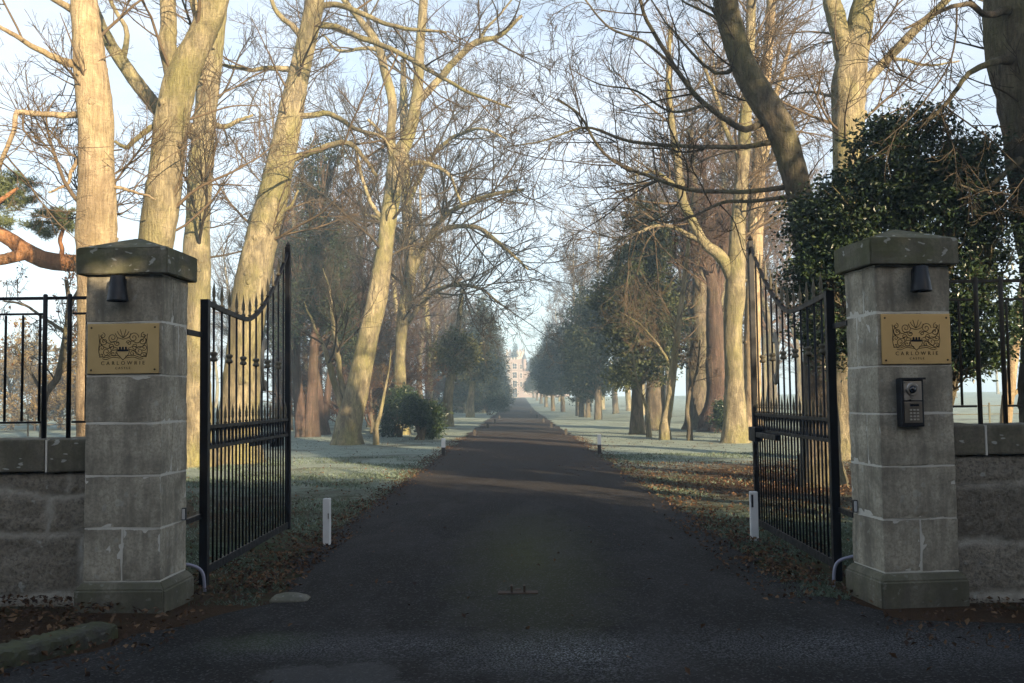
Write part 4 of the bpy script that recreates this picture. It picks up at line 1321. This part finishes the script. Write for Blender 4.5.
bare_tree('forked_lime', 'tan forked trunk on the frosted lawn directly behind the gate of the keypad side', 'tree', 34.5, 735,
          [[(735, 430, 10.5), (734, 385, 9.5), (733, 330, 9.5), (736, 285, 10), (738, 230, 7.5), (742, 170, 6.5), (746, 110, 5.5), (750, 50, 4.5), (752, -10, 4)],
           [(736, 290, 7), (722, 260, 5.8), (705, 245, 5), (692, 222, 4.6), (683, 200, 4.4), (678, 160, 3.8), (672, 110, 3), (671, 70, 2.4), (672, 30, 1.8)],
           [(700, 240, 3), (690, 235, 2.4), (665, 225, 2), (640, 232, 1.4, -1), (615, 240, .9, -1)],
           [(682, 195, 2.6), (668, 180, 2), (650, 172, 1.6), (628, 175, 1)],
           [(742, 165, 3), (728, 135, 2.4), (715, 95, 2), (700, 60, 1.4)]],
          M_BEECH, M_TWIG, 64, nb=70, zmin=6, L1=4, sub=6)
bare_tree('lime_tree', 'bright yellowish straight trunk close behind the tan forked trunk', 'tree', 36.5, 753,
          [[(753, 430, 8.5), (752, 340, 8), (755, 260, 7.5), (758, 180, 7), (762, 110, 6), (768, 50, 5), (772, -10, 4)],
           [(758, 180, 4), (770, 140, 3.4), (778, 90, 2.6), (790, 40, 2)], [(762, 120, 3), (752, 80, 2.4), (742, 35, 1.8)]],
          M_PALE, M_TWIG, 65, nb=60, zmin=7, L1=4, sub=6)
bare_tree('redwood_tree', 'reddish fluted redwood trunk with a broad flared foot on the lawn', 'tree', 45, 716,
          [[(717, 424, 14), (717, 400, 12), (716, 350, 9.5), (714, 300, 7.5), (709, 250, 4), (706, 200, 2.5), (704, 150, 1.2)],
           [(716, 300, 5), (724, 270, 4), (727, 235, 3), (724, 200, 2)], [(713, 285, 5), (703, 262, 4), (697, 230, 3)]],
          M_RED, M_TWIGR, 66, nb=60, zmin=6, L1=3.6, sub=5, rmin=.008)
bare_tree('redwood_tree', 'dark shaded trunk touching the reddish redwood on its drive side', 'tree', 47.5, 697,
          [[(697, 420, 10), (698, 380, 9.5), (700, 330, 8.5), (698, 260, 6.5), (694, 200, 5), (690, 130, 3)]],
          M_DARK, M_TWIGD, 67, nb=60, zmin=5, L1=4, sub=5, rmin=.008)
bare_tree('young_birch', 'slender pale trunk on the lawn with one long branch towards the drive', 'tree', 37, 665,
          [[(665, 435, 4.4), (669, 405, 4), (673, 372, 3.7), (678, 330, 2.9), (684, 280, 2.3), (690, 230, 1.7), (693, 190, 1)],
           [(673, 372, 1.8), (664, 352, 1.3), (654, 338, 1.0), (640, 322, .8, -.5), (622, 312, .5, -1)]],
          M_BEECH, M_TWIG, 68, nb=40, ext=0, zmin=2.6, L1=1.8, sub=4)
bare_tree('sapling', 'thin dark sapling on the lawn between the slender pale trunk and the redwood', 'tree', 36, 690,
          [[(690, 436, 2.2), (687, 412, 2), (690, 392, 1.7), (697, 370, 1.1), (700, 340, .7)]], M_DARK, M_TWIGD, 69, nb=10, ext=0, zmin=1.4, L1=1, sub=3)
bare_tree('sapling', 'bent sapling leaning beside the dark yew trunk', 'tree', 39, 649,
          [[(649, 432, 2), (647, 410, 1.7), (641, 393, 1.4), (636, 376, 1), (633, 350, .7)]], M_BEECH, M_TWIG, 70, nb=10, ext=0, zmin=1.4, L1=1, sub=3)

# big evergreens right
clump(637, 42.5, [[(637, 425, 6), (637, 395, 5.5), (638, 330, 4.5), (640, 250, 3), (642, 200, 1.5)]],
      [(640, 345, 0, 30, 1.8, 30), (622, 320, 0, 20, 1.4, 22), (655, 310, 0, 24, 1.5, 30), (632, 270, 0, 22, 1.4, 28), (652, 250, 0, 18, 1.3, 24), (610, 285, -.5, 12, .9, 10), (640, 215, 0, 16, 1.1, 18), (600, 300, -.5, 9, .8, 7), (625, 375, 0, 18, 1.2, 12), (660, 368, 0, 18, 1.2, 14)],
      'tall dark yew with ragged crown standing nearest the drive on the lawn', 81, M_DARK, M_YEWO, 1150, 26, .23, .17, 'yew_tree', None, 360)
clump(655, 48, [[(655, 418, 10), (656, 380, 9), (656, 320, 7), (655, 250, 4)]],
      [(668, 320, 0, 20, 1.5, 26), (650, 290, 0, 20, 1.5, 28), (672, 350, 0, 14, 1.2, 16), (660, 235, 0, 16, 1.2, 20)],
      'thick dark trunk with evergreen crown behind the tall ragged yew', 82, M_DARK, M_YEW, 520, 24, .3, .17, 'yew_tree', None, 160)


# yew avenue farther on, from one model of each build
def yew_model(seed, h, w, zlow):
    rng = np.random.default_rng(seed)
    lob = []
    for k in range(11):
        z = zlow + (h - zlow) * (k + .6) / 11.2
        ww = w * (1 - ((z - zlow) / (h - zlow)) ** 1.6 * .75)
        for j in range(2):
            a = rng.uniform(0, 6.28); r = ww * rng.uniform(.15, .55)
            lob.append((np.array([r * math.cos(a), r * math.sin(a), z + rng.uniform(-.4, .4)]), (ww * rng.uniform(.4, .62), ww * rng.uniform(.4, .62), (h - zlow) / 11 * rng.uniform(.7, 1.3))))
    rows = [[(0, 0, -.2, .36), (0, 0, .2, .28), (.05, 0, zlow + 1, .22), (0, .1, h * .6, .13), (0, 0, h * .92, .04)]]
    return rows, lob


YEWG = 'yews of the distant avenue, lawn side'
rows, lob = yew_model(91, 9.0, 2.9, 2.0)
gA = G(598, 70)
yewA = leafy('yew_tree', 'dark rounded yew of the distant row on the lawn, hazy', 'tree', gA, rows, lob, M_YEW, M_DARK, 92, 800, 16, .38, .26, YEWG, ntw=260, gap=.38)
rows, lob = yew_model(93, 10.0, 2.7, 2.2)
gB = G(582, 80)
yewB = leafy('yew_tree', 'dark rounded yew of the distant row on the lawn, hazy', 'tree', gB, rows, lob, M_YEW, M_DARK, 94, 800, 16, .38, .26, YEWG, ntw=260, gap=.38)
for k, (px, D, s) in enumerate([(588, 79, .72), (578, 86, .8), (563, 112, .95), (553, 118, .9), (546, 150, 1.05), (541, 180, 1.0), (537, 215, 1.05), (533.5, 255, 1.0)]):
    dup((yewA, yewB)[k % 2], G(px, D), k * 1.3, (s, s, s * random.uniform(.9, 1.15)), 'dark rounded yew of the distant row on the lawn, hazy', YEWG)
YEWL = 'hazy conifers far down the verge opposite the yews'
rows, lob = yew_model(95, 13, 3.0, .3)
gC = G(484, 112)
firA = leafy('fir_tree', 'bluish conifer reaching the ground far down the avenue, opposite the row of yews', 'tree', gC, rows, lob, M_YEW, M_DARK, 96, 800, 16, .42, .30, YEWL, ntw=200, gap=.35)
for k, (px, D, s) in enumerate([(489, 135, 1.05), (493, 160, 1.1), (477, 125, 1.1), (496, 195, 1.2), (466, 110, 1.0), (498, 235, 1.2), (500, 262, 1.0), (484, 150, 1.3), (458, 120, 1.1)]):
    dup(firA, G(px, D), k * 1.7, (s, s, s * random.uniform(.9, 1.1)), 'bluish conifer reaching the ground far down the avenue, opposite the row of yews', YEWL)
dup(firA, (P(516, 398, 311)[0], 311.5, 1.6), 2, (1.5, .7, 1.32), 'dark blue conifer rising between the castle front and its pale tower', YEWL)
# low bush below them
rhodo(489, 96, 2.2, 2.4, 2.0, 'low dark bush at the verge in front of the far conifers', 97, 500)

# holly behind the keypad pillar
def holly():
    D = 12.2
    base = G(925, D)
    lob = []
    for x, y, rx, rz, dd in ((905, 170, 55, 50, 0), (860, 215, 55, 48, .3), (950, 200, 48, 50, -.2), (880, 280, 70, 60, .2), (965, 280, 40, 52, -.2), (925, 330, 62, 45, 0), (835, 260, 35, 40, .5), (815, 215, 26, 26, .6), (980, 330, 30, 34, -.2), (850, 335, 42, 34, .4), (915, 130, 24, 18, 0), (880, 135, 20, 18, 0), (965, 160, 24, 22, -.2), (990, 250, 18, 26, -.3), (805, 280, 20, 26, .7), (940, 362, 50, 18, 0), (985, 215, 14, 18, 0), (820, 320, 26, 34, .7)):
        lob.append((P(x, y, D + dd) - base, (rx * D / F, .75, rz * D / F)))
    rows = []
    for x, tx, ty, dd in ((925, 905, 150, 0), (925, 860, 220, .3), (925, 955, 200, -.2), (925, 820, 280, .6), (925, 980, 300, -.2)):
        p0, p1 = np.array([0, 0, -.1]), P(tx, ty, D + dd) - base
        m = (p0 + p1) / 2 + np.array([0, 0, .3])
        rows.append([(*p0, .09), (*(p0 * .7 + m * .3), .06), (*m, .05), (*p1, .015)])
    t = leafy('holly_bush', 'big dark glossy holly spreading behind the keypad pillar', 'bush', base, rows, lob, M_HOLLY, M_DARK, 101, 4600, 20, .10, .062, None, ratio=.55, ntw=700, gap=.27)


holly()
bare_tree('young_birch', 'thin pale trunk seen through the brown railing below the holly', 'tree', 15, 1004,
          [[(1004, 440, 6), (1006, 415, 5.6), (1010, 385, 5.2), (1016, 340, 4.6), (1022, 290, 4), (1035, 220, 3)],
           [(1008, 400, 2.6), (1020, 388, 2.0), (1040, 380, 1.4)]],
          M_PALE, M_TWIG, 102, nb=8, ext=0, zmin=3.0, L1=1.2, sub=3)

# ---- woods behind: models copied about
def wood_model(seed, h, mat, twig, name, label, group, spread=.33, n1=46, leaf=None, loc=(0, 0, 0), up=.05, rmin=.011, r0=.26, sc=1.0, zlow=.22):
    rng = np.random.default_rng(seed)
    t = thing(name, label, 'tree', loc, 0, group)
    a = Acc()
    tr = [(0, 0, -.3, r0 * 1.5), (0, 0, .2, r0 * 1.15), (rng.normal(0, .1), rng.normal(0, .1), h * .25, r0 * .9), (rng.normal(0, .3), rng.normal(0, .3), h * .6, r0 * .55), (rng.normal(0, .5), rng.normal(0, .5), h, r0 * .08)]
    w = smooth_path(tr, 28); tubes(a, w[None, :, :3], w[None, :, 3], 10, .04, rng, cap=True)
    a.obj('trunk', mat, t)
    c = Acc()
    p1, r1 = spawn(rng, w[None, :, :3], w[None, :, 3], n1, h * spread, .95, 12, .10, up, zlow, .98, .55, rmin * 1.6)
    tubes(c, p1, r1, 5)
    p2, r2 = spawn(rng, p1, r1, n1 * 7, .45, .75, 8, .13, up, .15, 1, .6, rmin * 1.2, rel=True); tubes(c, p2, r2, 4)
    p3, r3 = spawn(rng, p2, r2, n1 * 34, .5, .7, 5, .15, up, .1, 1, .7, rmin, rel=True); tubes(c, p3, r3, 3)
    p4, r4 = spawn(rng, p3, r3, n1 * 40, .6, .7, 4, .15, up, .1, 1, .8, rmin * .8, rel=True); tubes(c, p4, r4, 3)
    c.obj('crown', twig, t)
    if leaf:
        lm, nl, ls = leaf
        q = np.concatenate([p4.reshape(-1, 3), p3.reshape(-1, 3)]); q = q[rng.choice(len(q), nl)] + rng.normal(0, .05, (nl, 3))
        b = Acc(); leaves(b, q, ls, rng, .6); b.obj('foliage', lm, t, (0, 0, 0), False)
    return t


WL = 'bare trees of the wood on the gate stop side away from the yews'
rngw = np.random.default_rng(77)
GL, GR, GF = 'bare trees in the wood beyond the flared leaning trunk', 'bare trees in the wood beyond the redwood', 'sunlit trees far across the frosted field'
LBL, LBR = 'bare twiggy tree in the hazy wood beyond the flared leaning trunk', 'bare twiggy tree in the hazy wood beyond the redwood and yews'
mods_l = [wood_model(201, 17, M_DARK, M_TWIGR, 'bare_tree', LBL, GL, loc=G(372, 58)), wood_model(202, 20, M_BEECH, M_TWIG, 'bare_tree', LBL, GL, .28, loc=G(428, 72)), wood_model(203, 14, M_DARK, M_TWIGD, 'bare_tree', LBL, GL, .4, loc=G(345, 66))]
mods_r = [dup(mods_l[0], G(690, 62), 1, (1, 1, 1.1), LBR, GR), dup(mods_l[1], G(725, 58), 2, (1, 1, 1.15), LBR, GR), dup(mods_l[2], G(668, 75), 3, (1, 1, 1.2), LBR, GR)]
for px, D in [(282, 62), (300, 78), (318, 70), (335, 92), (355, 84), (385, 90), (398, 70), (412, 100), (425, 118), (440, 92), (452, 140), (436, 150), (462, 160), (330, 120), (300, 130), (275, 95), (362, 130), (405, 150), (380, 170), (255, 70), (230, 110), (472, 190), (480, 230), (292, 54), (342, 76), (418, 84), (446, 110)]:
    s = rngw.uniform(.8, 1.15)
    dup(mods_l[rngw.integers(3)], G(px + rngw.uniform(-5, 5), D), rngw.uniform(0, 6), (s, s, s * rngw.uniform(.9, 1.15)), LBL, GL)
for px, D in [(775, 60), (760, 80), (742, 70), (710, 90), (688, 88), (660, 100), (645, 84), (628, 110), (615, 96), (600, 125), (588, 110), (575, 140), (562, 160), (612, 150), (640, 140), (700, 130), (735, 110), (780, 95), (800, 75), (820, 120), (555, 200), (590, 180), (550, 240)]:
    s = rngw.uniform(.85, 1.2)
    dup(mods_l[rngw.integers(3)], G(px + rngw.uniform(-5, 5), D), rngw.uniform(0, 6), (s, s, s * rngw.uniform(.95, 1.25)), LBR, GR)

# copper-leaved understorey on the left
LC, GC = 'low copper leaved beech bush among the trunks behind the rhododendron', 'copper leaved beech bushes'
cop = wood_model(211, 6.0, M_DARK, M_TWIGR, 'beech_bush', LC, GC, .55, 36, (M_COPPER, 2600, .085), G(388, 52), .02, .008, .09, zlow=.06)
for px, D in [(372, 48), (386, 66), (428, 90), (350, 60), (402, 70), (340, 52), (300, 58), (280, 52), (395, 58)]:
    s = rngw.uniform(.75, 1.15)
    dup(cop, G(px, D), rngw.uniform(0, 6), (s, s, s), LC, GC)
# golden bushes beyond the railing on the left, sunlit trees across the field
LG, GG = 'golden leaved bush across the frosted field, seen through the black railing', 'golden bushes across the field'
gold = wood_model(221, 5.5, M_DARK, M_TWIG, 'golden_bush', LG, GG, .6, 40, (M_TAN, 5200, .16), G(12, 62), .02, .012, .10, zlow=.08)
for px, D in [(-20, 66), (35, 60), (60, 64), (85, 58)]:
    s = rngw.uniform(.75, 1.1)
    dup(gold, G(px, D), rngw.uniform(0, 6), (s, s, s * .9), LG, GG)
LF = 'hazy bare tree at the far edge of the frosted field'
for side, (p0, p1, n) in ((0, (-120, 290, 14)), (1, (760, 1120, 14))):
    grp = 'hazy trees beyond the field past the black railing' if side == 0 else 'hazy trees beyond the field past the brown railing'
    for k in range(n):
        s = rngw.uniform(.6, .95)
        dup(mods_l[rngw.integers(3)], G(p0 + (p1 - p0) * (k + rngw.uniform(.2, .8)) / n, rngw.uniform(170, 260)), rngw.uniform(0, 6), (s * 1.3, s * 1.3, s), LF + (' past the black railing' if side == 0 else ' past the brown railing'), grp)

# unseen evergreens added across the road behind the camera to shade the gateway
GS = 'unseen yews added to shade the gateway'
def hedge():  # added out of view to keep sun off the gateway
    rng = np.random.default_rng(131)
    lob = [(np.array([x, rng.uniform(-.2, .2), z]), (1.1, .8, .8)) for x in np.arange(-17, 32, 1.0) for z in (.7, 1.9, 3.1, 4.0 + rng.uniform(-.3, .45))]
    lob += [(np.array([x, rng.uniform(-.2, .2), z]), (1.1, .9, .9)) for x in np.arange(1, 12.5, 1.0) for z in (4.9, 5.9 + rng.uniform(-.3, .3))]
    rows = [[(x, 0, -.1, .1), (x + .1, 0, 2, .07), (x, .1, 3.8, .02)] for x in np.arange(-16, 31, 3.0)]
    leafy('shade_hedge', 'unseen yew hedge added behind the camera to shade the gates', 'hedge', (0, -4.2, 0), rows, lob, M_YEW, M_DARK, 132, 5600, 14, .3, .3, None, ntw=60, gap=0.0)


hedge()
for k, (x, y, s, zs) in enumerate([(-14, -6.5, 1.2, 1.0), (-9, -7, 1.2, 1.0), (-4.5, -7, 1.2, .75), (-0.5, -6.6, 1.2, .68), (3.2, -5.6, 1.2, .74), (6.4, -2.8, 1.05, .76), (9.0, -2.2, 1.05, .74), (1.2, -8.5, 1.2, .74), (5.0, -8.0, 1.2, .80), (7.6, -5.5, 1.1, .72)]):
    dup((yewA, yewB)[k % 2], (x, y, 0), k * 2.1, (s, s, zs), 'unseen dark yew added behind the camera to shade the gates', GS)  # unseen copies placed to block sun and sky
rows, lob = yew_model(98, 14.5, 3.6, 7.0)  # high crown out of view, shaped to shade the trunks beyond the wall
pinA = leafy('shade_pine', 'unseen high crowned pine added beside the camera to shade the trunks', 'tree', (13.2, 0.5, 0), rows, lob, M_YEW, M_DARK, 99, 1100, 16, .42, .32, 'unseen pines added to shade the trunks', ntw=120, gap=.3)
dup(pinA, (17.6, 2.2, 0), 2, (.68, .68, .98), None, 'unseen pines added to shade the trunks')

# ------------------------------------------------------------------ estate fence on the field, right and left
def estate_fence(x0, x1, y, label, n):
    t = thing('field_fence', label, 'fence', (x0, y, 0), 0, 'low field fences')
    L = x1 - x0
    for z in (.55, .95):
        bm = bmesh.new(); box(bm, 0, L, -.02, .02, z - .02, z + .02); bm_obj('rail', bm, M_DARK, t)
    for k in range(n):
        x = L * k / (n - 1); bm = bmesh.new(); box(bm, x - .04, x + .04, -.065, -.0205, -.1, 1.1, .008); bm_obj('post', bm, M_DARK, t)


estate_fence(20, 60, 48, 'low rail fence on the frosted field seen through the brown railing', 16)
estate_fence(-60, -22, 50, 'low rail fence on the frosted field seen through the black railing', 16)

# ------------------------------------------------------------------ castle at the end of the drive
def castle():
    D = 300.0
    c = P(515, 398, D); z0 = gz(0, D)
    t = thing('castle', 'tall pink sandstone castle front closing the far end of the drive', 'castle', (c[0], D, z0 - .1)); t.scale = (.82, .9, .86)
    m = NT('pink_sandstone'); v = m.coord(); br = m.new('ShaderNodeTexBrick')
    br.inputs['Scale'].default_value = 1.2; br.inputs['Color1'].default_value = (.30, .235, .20, 1); br.inputs['Color2'].default_value = (.24, .19, .165, 1); br.inputs['Mortar'].default_value = (.34, .28, .24, 1)
    mp = m.new('ShaderNodeMapping'); mp.inputs['Rotation'].default_value = (math.pi / 2, 0, 0); m.l(v, mp.inputs['Vector']); m.l(mp.outputs[0], br.inputs['Vector'])
    m.col(m.mix(m.ramp(m.noise(v, .8, 5), [(.4, 0.), (.65, .5)]), br.outputs['Color'], (.30, .20, .17))); m.rough(.9)
    pk = m.m; slate = plain('slate', (.09, .095, .11), .6); dark = plain('window_glass', (.03, .035, .04), .1, 0, .2, 14, .6); trim = plain('pale_dressing', (.42, .36, .31), .8)
    bm = bmesh.new(); box(bm, -3.6, 3.6, 0, 9, 0, 13.5); box(bm, -13, -3.602, 2, 12, 0, 9.5); box(bm, 3.602, 13, 2, 12, 0, 9.5); bm_obj('wall', bm, pk, t)
    bm = bmesh.new(); box(bm, -3.3, 3.9, 15, 21, 0, 17.0); tw = bm_obj('tower', bm, trim, t)
    bm = bmesh.new()
    for k in range(6): box(bm, -3.35 + k * 1.3, -2.6 + k * 1.3, 14.9, 15.4, 17.003, 17.8)
    bm_obj('tower_battlement', bm, pk, tw)
    bm = bmesh.new()
    for k in range(7):
        x = -3.6 + k * 1.08; box(bm, x, x + .62, -.05, .35, 13.502, 14.2)
    bm_obj('battlement', bm, trim, t)
    for sx in (-1, 1):
        bm = bmesh.new(); lathe(bm, [(.2, 0), (.75, .9), (.75, 4.2)], 14, 'Z', (sx * 3.6, -.1, 9.4)); b = bm_obj('turret', bm, pk, t)
        bm = bmesh.new(); lathe(bm, [(.9, 0), (.5, 1.1), (.03, 2.3)], 14, 'Z', (sx * 3.6, -.1, 13.605)); bm_obj('turret_roof', bm, slate, b)
        bm = bmesh.new(); a = [(sx * 3.7, 2, 9.502), (sx * 13.2, 2, 9.502), (sx * 13.2, 12, 9.502), (sx * 3.7, 12, 9.502), (sx * 3.7, 7, 13), (sx * 13.2, 7, 13)]
        q = [bm.verts.new(p) for p in a]
        for f in ((0, 1, 5, 4), (2, 3, 4, 5), (0, 4, 3), (1, 2, 5), (0, 3, 2, 1)): bm.faces.new([q[i] for i in f])
        bmesh.ops.recalc_face_normals(bm, faces=bm.faces); bm_obj('roof', bm, slate, t)
    def win(x, y, z, w, h, nm='window'):
        bm = bmesh.new()
        for a in ((x - w / 2 - .25, x - w / 2, z - .25, z + h + .25), (x + w / 2, x + w / 2 + .25, z - .25, z + h + .25), (x - w / 2 + .002, x + w / 2 - .002, z + h, z + h + .25), (x - w / 2 + .002, x + w / 2 - .002, z - .25, z)):
            box(bm, a[0], a[1], y - .18, y - .002, a[2], a[3])
        f = bm_obj(nm, bm, trim, t)
        bm = bmesh.new(); box(bm, x - w / 2 + .003, x + w / 2 - .003, y - .08, y - .004, z + .003, z + h - .003); bm_obj('pane', bm, dark, f)
        bm = bmesh.new(); box(bm, x - .05, x + .05, y - .12, y - .081, z + .004, z + h - .004); box(bm, x - w / 2 + .01, x + w / 2 - .01, y - .119, y - .0812, z + h * .5 - .05, z + h * .5 + .05); bm_obj('glazing_bar', bm, trim, f)
    for z, h in ((3.9, 2.2), (7.0, 2.0), (10.2, 1.8)):
        win(0, 0, z, 1.5, h)
        for x in (-2.3, 2.3): win(x, 0, z, .7, h * .8)
        if z < 9:
            for x in (-10.5, -6.5, 6.5, 10.5): win(x, 2, z - 1.5, 1.2, 1.9)
    win(0, 0, .3, 1.6, 2.9, 'door')
    # terrace wall before the house
    t2 = thing('terrace_wall', 'low pink stone terrace wall in front of the castle', 'wall', (c[0], D - 10, gz(0, D - 10)))
    bm = bmesh.new(); box(bm, -16, -3, 0, .5, -.2, .9); box(bm, 3, 16, 0, .5, -.2, .9); bm_obj('wall_body', bm, pk, t2)
    bm = bmesh.new()
    for x in (-3.2, 3.2, -9, 9): box(bm, x - .45, x + .45, -.2, .7, .903, 1.5, .05)
    bm_obj('pier_block', bm, trim, t2)


castle()

# ------------------------------------------------------------------ litter and grass
def scatter():
    rng = np.random.default_rng(301)
    # frosted blades
    n = 170000
    y = 7.9 + 20 * rng.uniform(0, 1, n) ** 1.5
    side = np.where(rng.uniform(0, 1, n) < .5, -1, 1)
    x = side * (2.2 + (1.0 + y * .36) * rng.uniform(0, 1, n) ** 1.2) + rng.normal(0, .08, n)
    f = np.sin(x * 1.7 + 1) * np.cos(y * 1.3) + np.sin(x * .6 - y * .8 + 2) + .8 * np.sin(x * 3.1 + y * 2.3)
    keep = f + rng.normal(0, .6, n) > .25 * np.clip((20 - y) / 8, -1, 1.5)
    keep &= ~((x > 2.9 + .5 * np.sin(y * 2)) & (y > 13.8 + .5 * np.sin(x * 2.3)) & (y < 23.5) & (rng.uniform(0, 1, n) < .85))
    keep &= ~((np.abs(x) > 2.6) & (y < 8.6))
    x, y = x[keep], y[keep]; n = len(x)
    h = rng.uniform(.012, .042, n) * (1 + .02 * y); w = .003 + .0005 * y
    a = rng.uniform(0, 6.28, n); lean = rng.normal(0, .03, (n, 2))
    b = np.stack([x, y, np.full(n, -.01)], 1); dx = np.stack([np.cos(a) * w, np.sin(a) * w, 0 * a], 1)
    tip = b + np.stack([lean[:, 0], lean[:, 1], h], 1)
    v = np.stack([b - dx, b + dx, tip], 1)
    A = Acc(); A.add(v, np.arange(n * 3).reshape(-1, 3))
    tag(A.obj('grass', M_BLADE, None, (0, 0, 0), False), 'short frosted grass blades on the verges beside the drive', kind='stuff')
    # fallen leaves
    P_ = []
    def sc_(n, x0, x1, y0, y1, z=.02, pw=1):
        P_.append(np.stack([rng.uniform(x0, x1, n), rng.uniform(y0, y1, n), np.full(n, z) + rng.uniform(0, .02, n)], 1))
    sc_(2600, -9, -3.0, 6.5, 7.85, .06); sc_(900, 3.4, 9, 7.2, 7.7); sc_(900, -3.0, -1.9, 8, 12); sc_(900, 1.9, 3.2, 7.6, 13); sc_(1500, -9, -2.2, 8.6, 20); sc_(11000, 2.5, 13, 13.5, 24); sc_(900, 2.4, 9, 8.6, 14)
    sc_(90, -3, 3.5, 5.5, 14, .045); sc_(300, -3.4, -2.3, 5.8, 7.6, .03); sc_(5000, -16, 16, 20, 45); sc_(300, 2.4, 5, 6.2, 7.3, .03)
    for sd, x0 in ((-1, 2.2), (1, 2.3)):
        n = 2600; yy = 8.5 + 32 * rng.uniform(0, 1, n) ** 1.4
        P_.append(np.stack([sd * (x0 + rng.normal(.08, .16, n)), yy, np.full(n, .022) + rng.uniform(0, .02, n)], 1))
    c = np.concatenate(P_)
    bank = np.exp(-((c[:, 0] + 5.2) / 2.0) ** 2) * np.exp(-((c[:, 1] - 7.2) / .8) ** 2); c[:, 2] += .10 * bank
    d = rng.standard_normal((len(c), 3)); d[:, 2] *= .3
    B = Acc(); leaves(B, c, .048, rng, .62, .3, 2.5, dirs=d)
    tag(B.obj('fallen_leaves', M_LITTER, None, (0, 0, 0), False), 'brown fallen leaves scattered along walls, verges and drive', kind='stuff')


scatter()

# ------------------------------------------------------------------ air
SUN_AZ = R(149)      # measured clockwise from +y: behind the camera, a little to the right
SUN_EL = R(14)
hz = bpy.data.materials.new('thin_mist'); hz.use_nodes = True
nt = hz.node_tree; nt.nodes.clear()
out = nt.nodes.new('ShaderNodeOutputMaterial'); pv = nt.nodes.new('ShaderNodeVolumePrincipled')
pv.inputs['Color'].default_value = (.50, .75, 1.0, 1); pv.inputs['Density'].default_value = .0019; pv.inputs['Anisotropy'].default_value = -0.25
nt.links.new(pv.outputs[0], out.inputs['Volume'])
bm = bmesh.new(); box(bm, -420, 420, -60, 520, -1.1, 28)
tag(bm_obj('haze', bm, hz), 'thin bluish morning mist filling the avenue', kind='stuff')

# ------------------------------------------------------------------ light
w = bpy.data.worlds.new('World'); sc.world = w; w.use_nodes = True
wn = w.node_tree; bg = wn.nodes['Background']
sky = wn.nodes.new('ShaderNodeTexSky'); sky.sky_type = 'NISHITA'; sky.sun_disc = False
sky.sun_elevation = SUN_EL; sky.sun_rotation = SUN_AZ; sky.air_density = 0.8; sky.dust_density = 1.2; sky.ozone_density = 0.6
tc = wn.nodes.new('ShaderNodeTexCoord'); mp = wn.nodes.new('ShaderNodeMapping'); mp.inputs['Scale'].default_value = (1.2, 1.2, 3.5)
wn.links.new(tc.outputs['Generated'], mp.inputs['Vector'])
nz = wn.nodes.new('ShaderNodeTexNoise'); nz.inputs['Scale'].default_value = 2.2; nz.inputs['Detail'].default_value = 7; nz.inputs['Roughness'].default_value = .6; nz.inputs['Distortion'].default_value = .6
wn.links.new(mp.outputs[0], nz.inputs['Vector'])
rp = wn.nodes.new('ShaderNodeValToRGB'); rp.color_ramp.elements[0].position = .38; rp.color_ramp.elements[1].position = .66
wn.links.new(nz.outputs['Fac'], rp.inputs['Fac'])
mm = wn.nodes.new('ShaderNodeMath'); mm.operation = 'MULTIPLY_ADD'; mm.inputs[1].default_value = .45; mm.inputs[2].default_value = .47
wn.links.new(rp.outputs['Color'], mm.inputs[0])
mx = wn.nodes.new('ShaderNodeMix'); mx.data_type = 'RGBA'
mx.inputs['B'].default_value = (4.45, 4.7, 5.15, 1)
sx = wn.nodes.new('ShaderNodeSeparateXYZ'); wn.links.new(tc.outputs['Generated'], sx.inputs[0])
el = wn.nodes.new('ShaderNodeMapRange'); el.inputs['From Min'].default_value = .28; el.inputs['From Max'].default_value = .68; el.inputs['To Min'].default_value = 1; el.inputs['To Max'].default_value = .20
wn.links.new(sx.outputs['Z'], el.inputs['Value'])
m2 = wn.nodes.new('ShaderNodeMath'); m2.operation = 'MULTIPLY'; wn.links.new(mm.outputs[0], m2.inputs[0]); wn.links.new(el.outputs[0], m2.inputs[1])
wn.links.new(m2.outputs[0], mx.inputs['Factor']); wn.links.new(sky.outputs[0], mx.inputs['A'])
wn.links.new(mx.outputs['Result'], bg.inputs['Color'])
bg.inputs['Strength'].default_value = .086

sd = bpy.data.lights.new('sun', 'SUN'); sd.energy = 5.0; sd.angle = R(.5); sd.color = (1.0, .80, .54)
so = bpy.data.objects.new('sun', sd); COL.objects.link(so)
sv = Vector((math.sin(SUN_AZ) * math.cos(SUN_EL), math.cos(SUN_AZ) * math.cos(SUN_EL), math.sin(SUN_EL)))
so.rotation_euler = sv.to_track_quat('Z', 'Y').to_euler()
so.location = (20, -40, 30)

# ------------------------------------------------------------------ render settings
sc.render.engine = 'CYCLES'
cy = sc.cycles
cy.use_denoising = True
cy.max_bounces = 4; cy.diffuse_bounces = 1; cy.glossy_bounces = 1; cy.transmission_bounces = 2; cy.volume_bounces = 0; cy.adaptive_threshold = 0.02; cy.transparent_max_bounces = 4
cy.sample_clamp_indirect = 6
cy.use_adaptive_sampling = True
sc.view_settings.view_transform = 'Standard'
sc.view_settings.look = 'None'
sc.view_settings.exposure = 1.56
sc.view_settings.gamma = 1
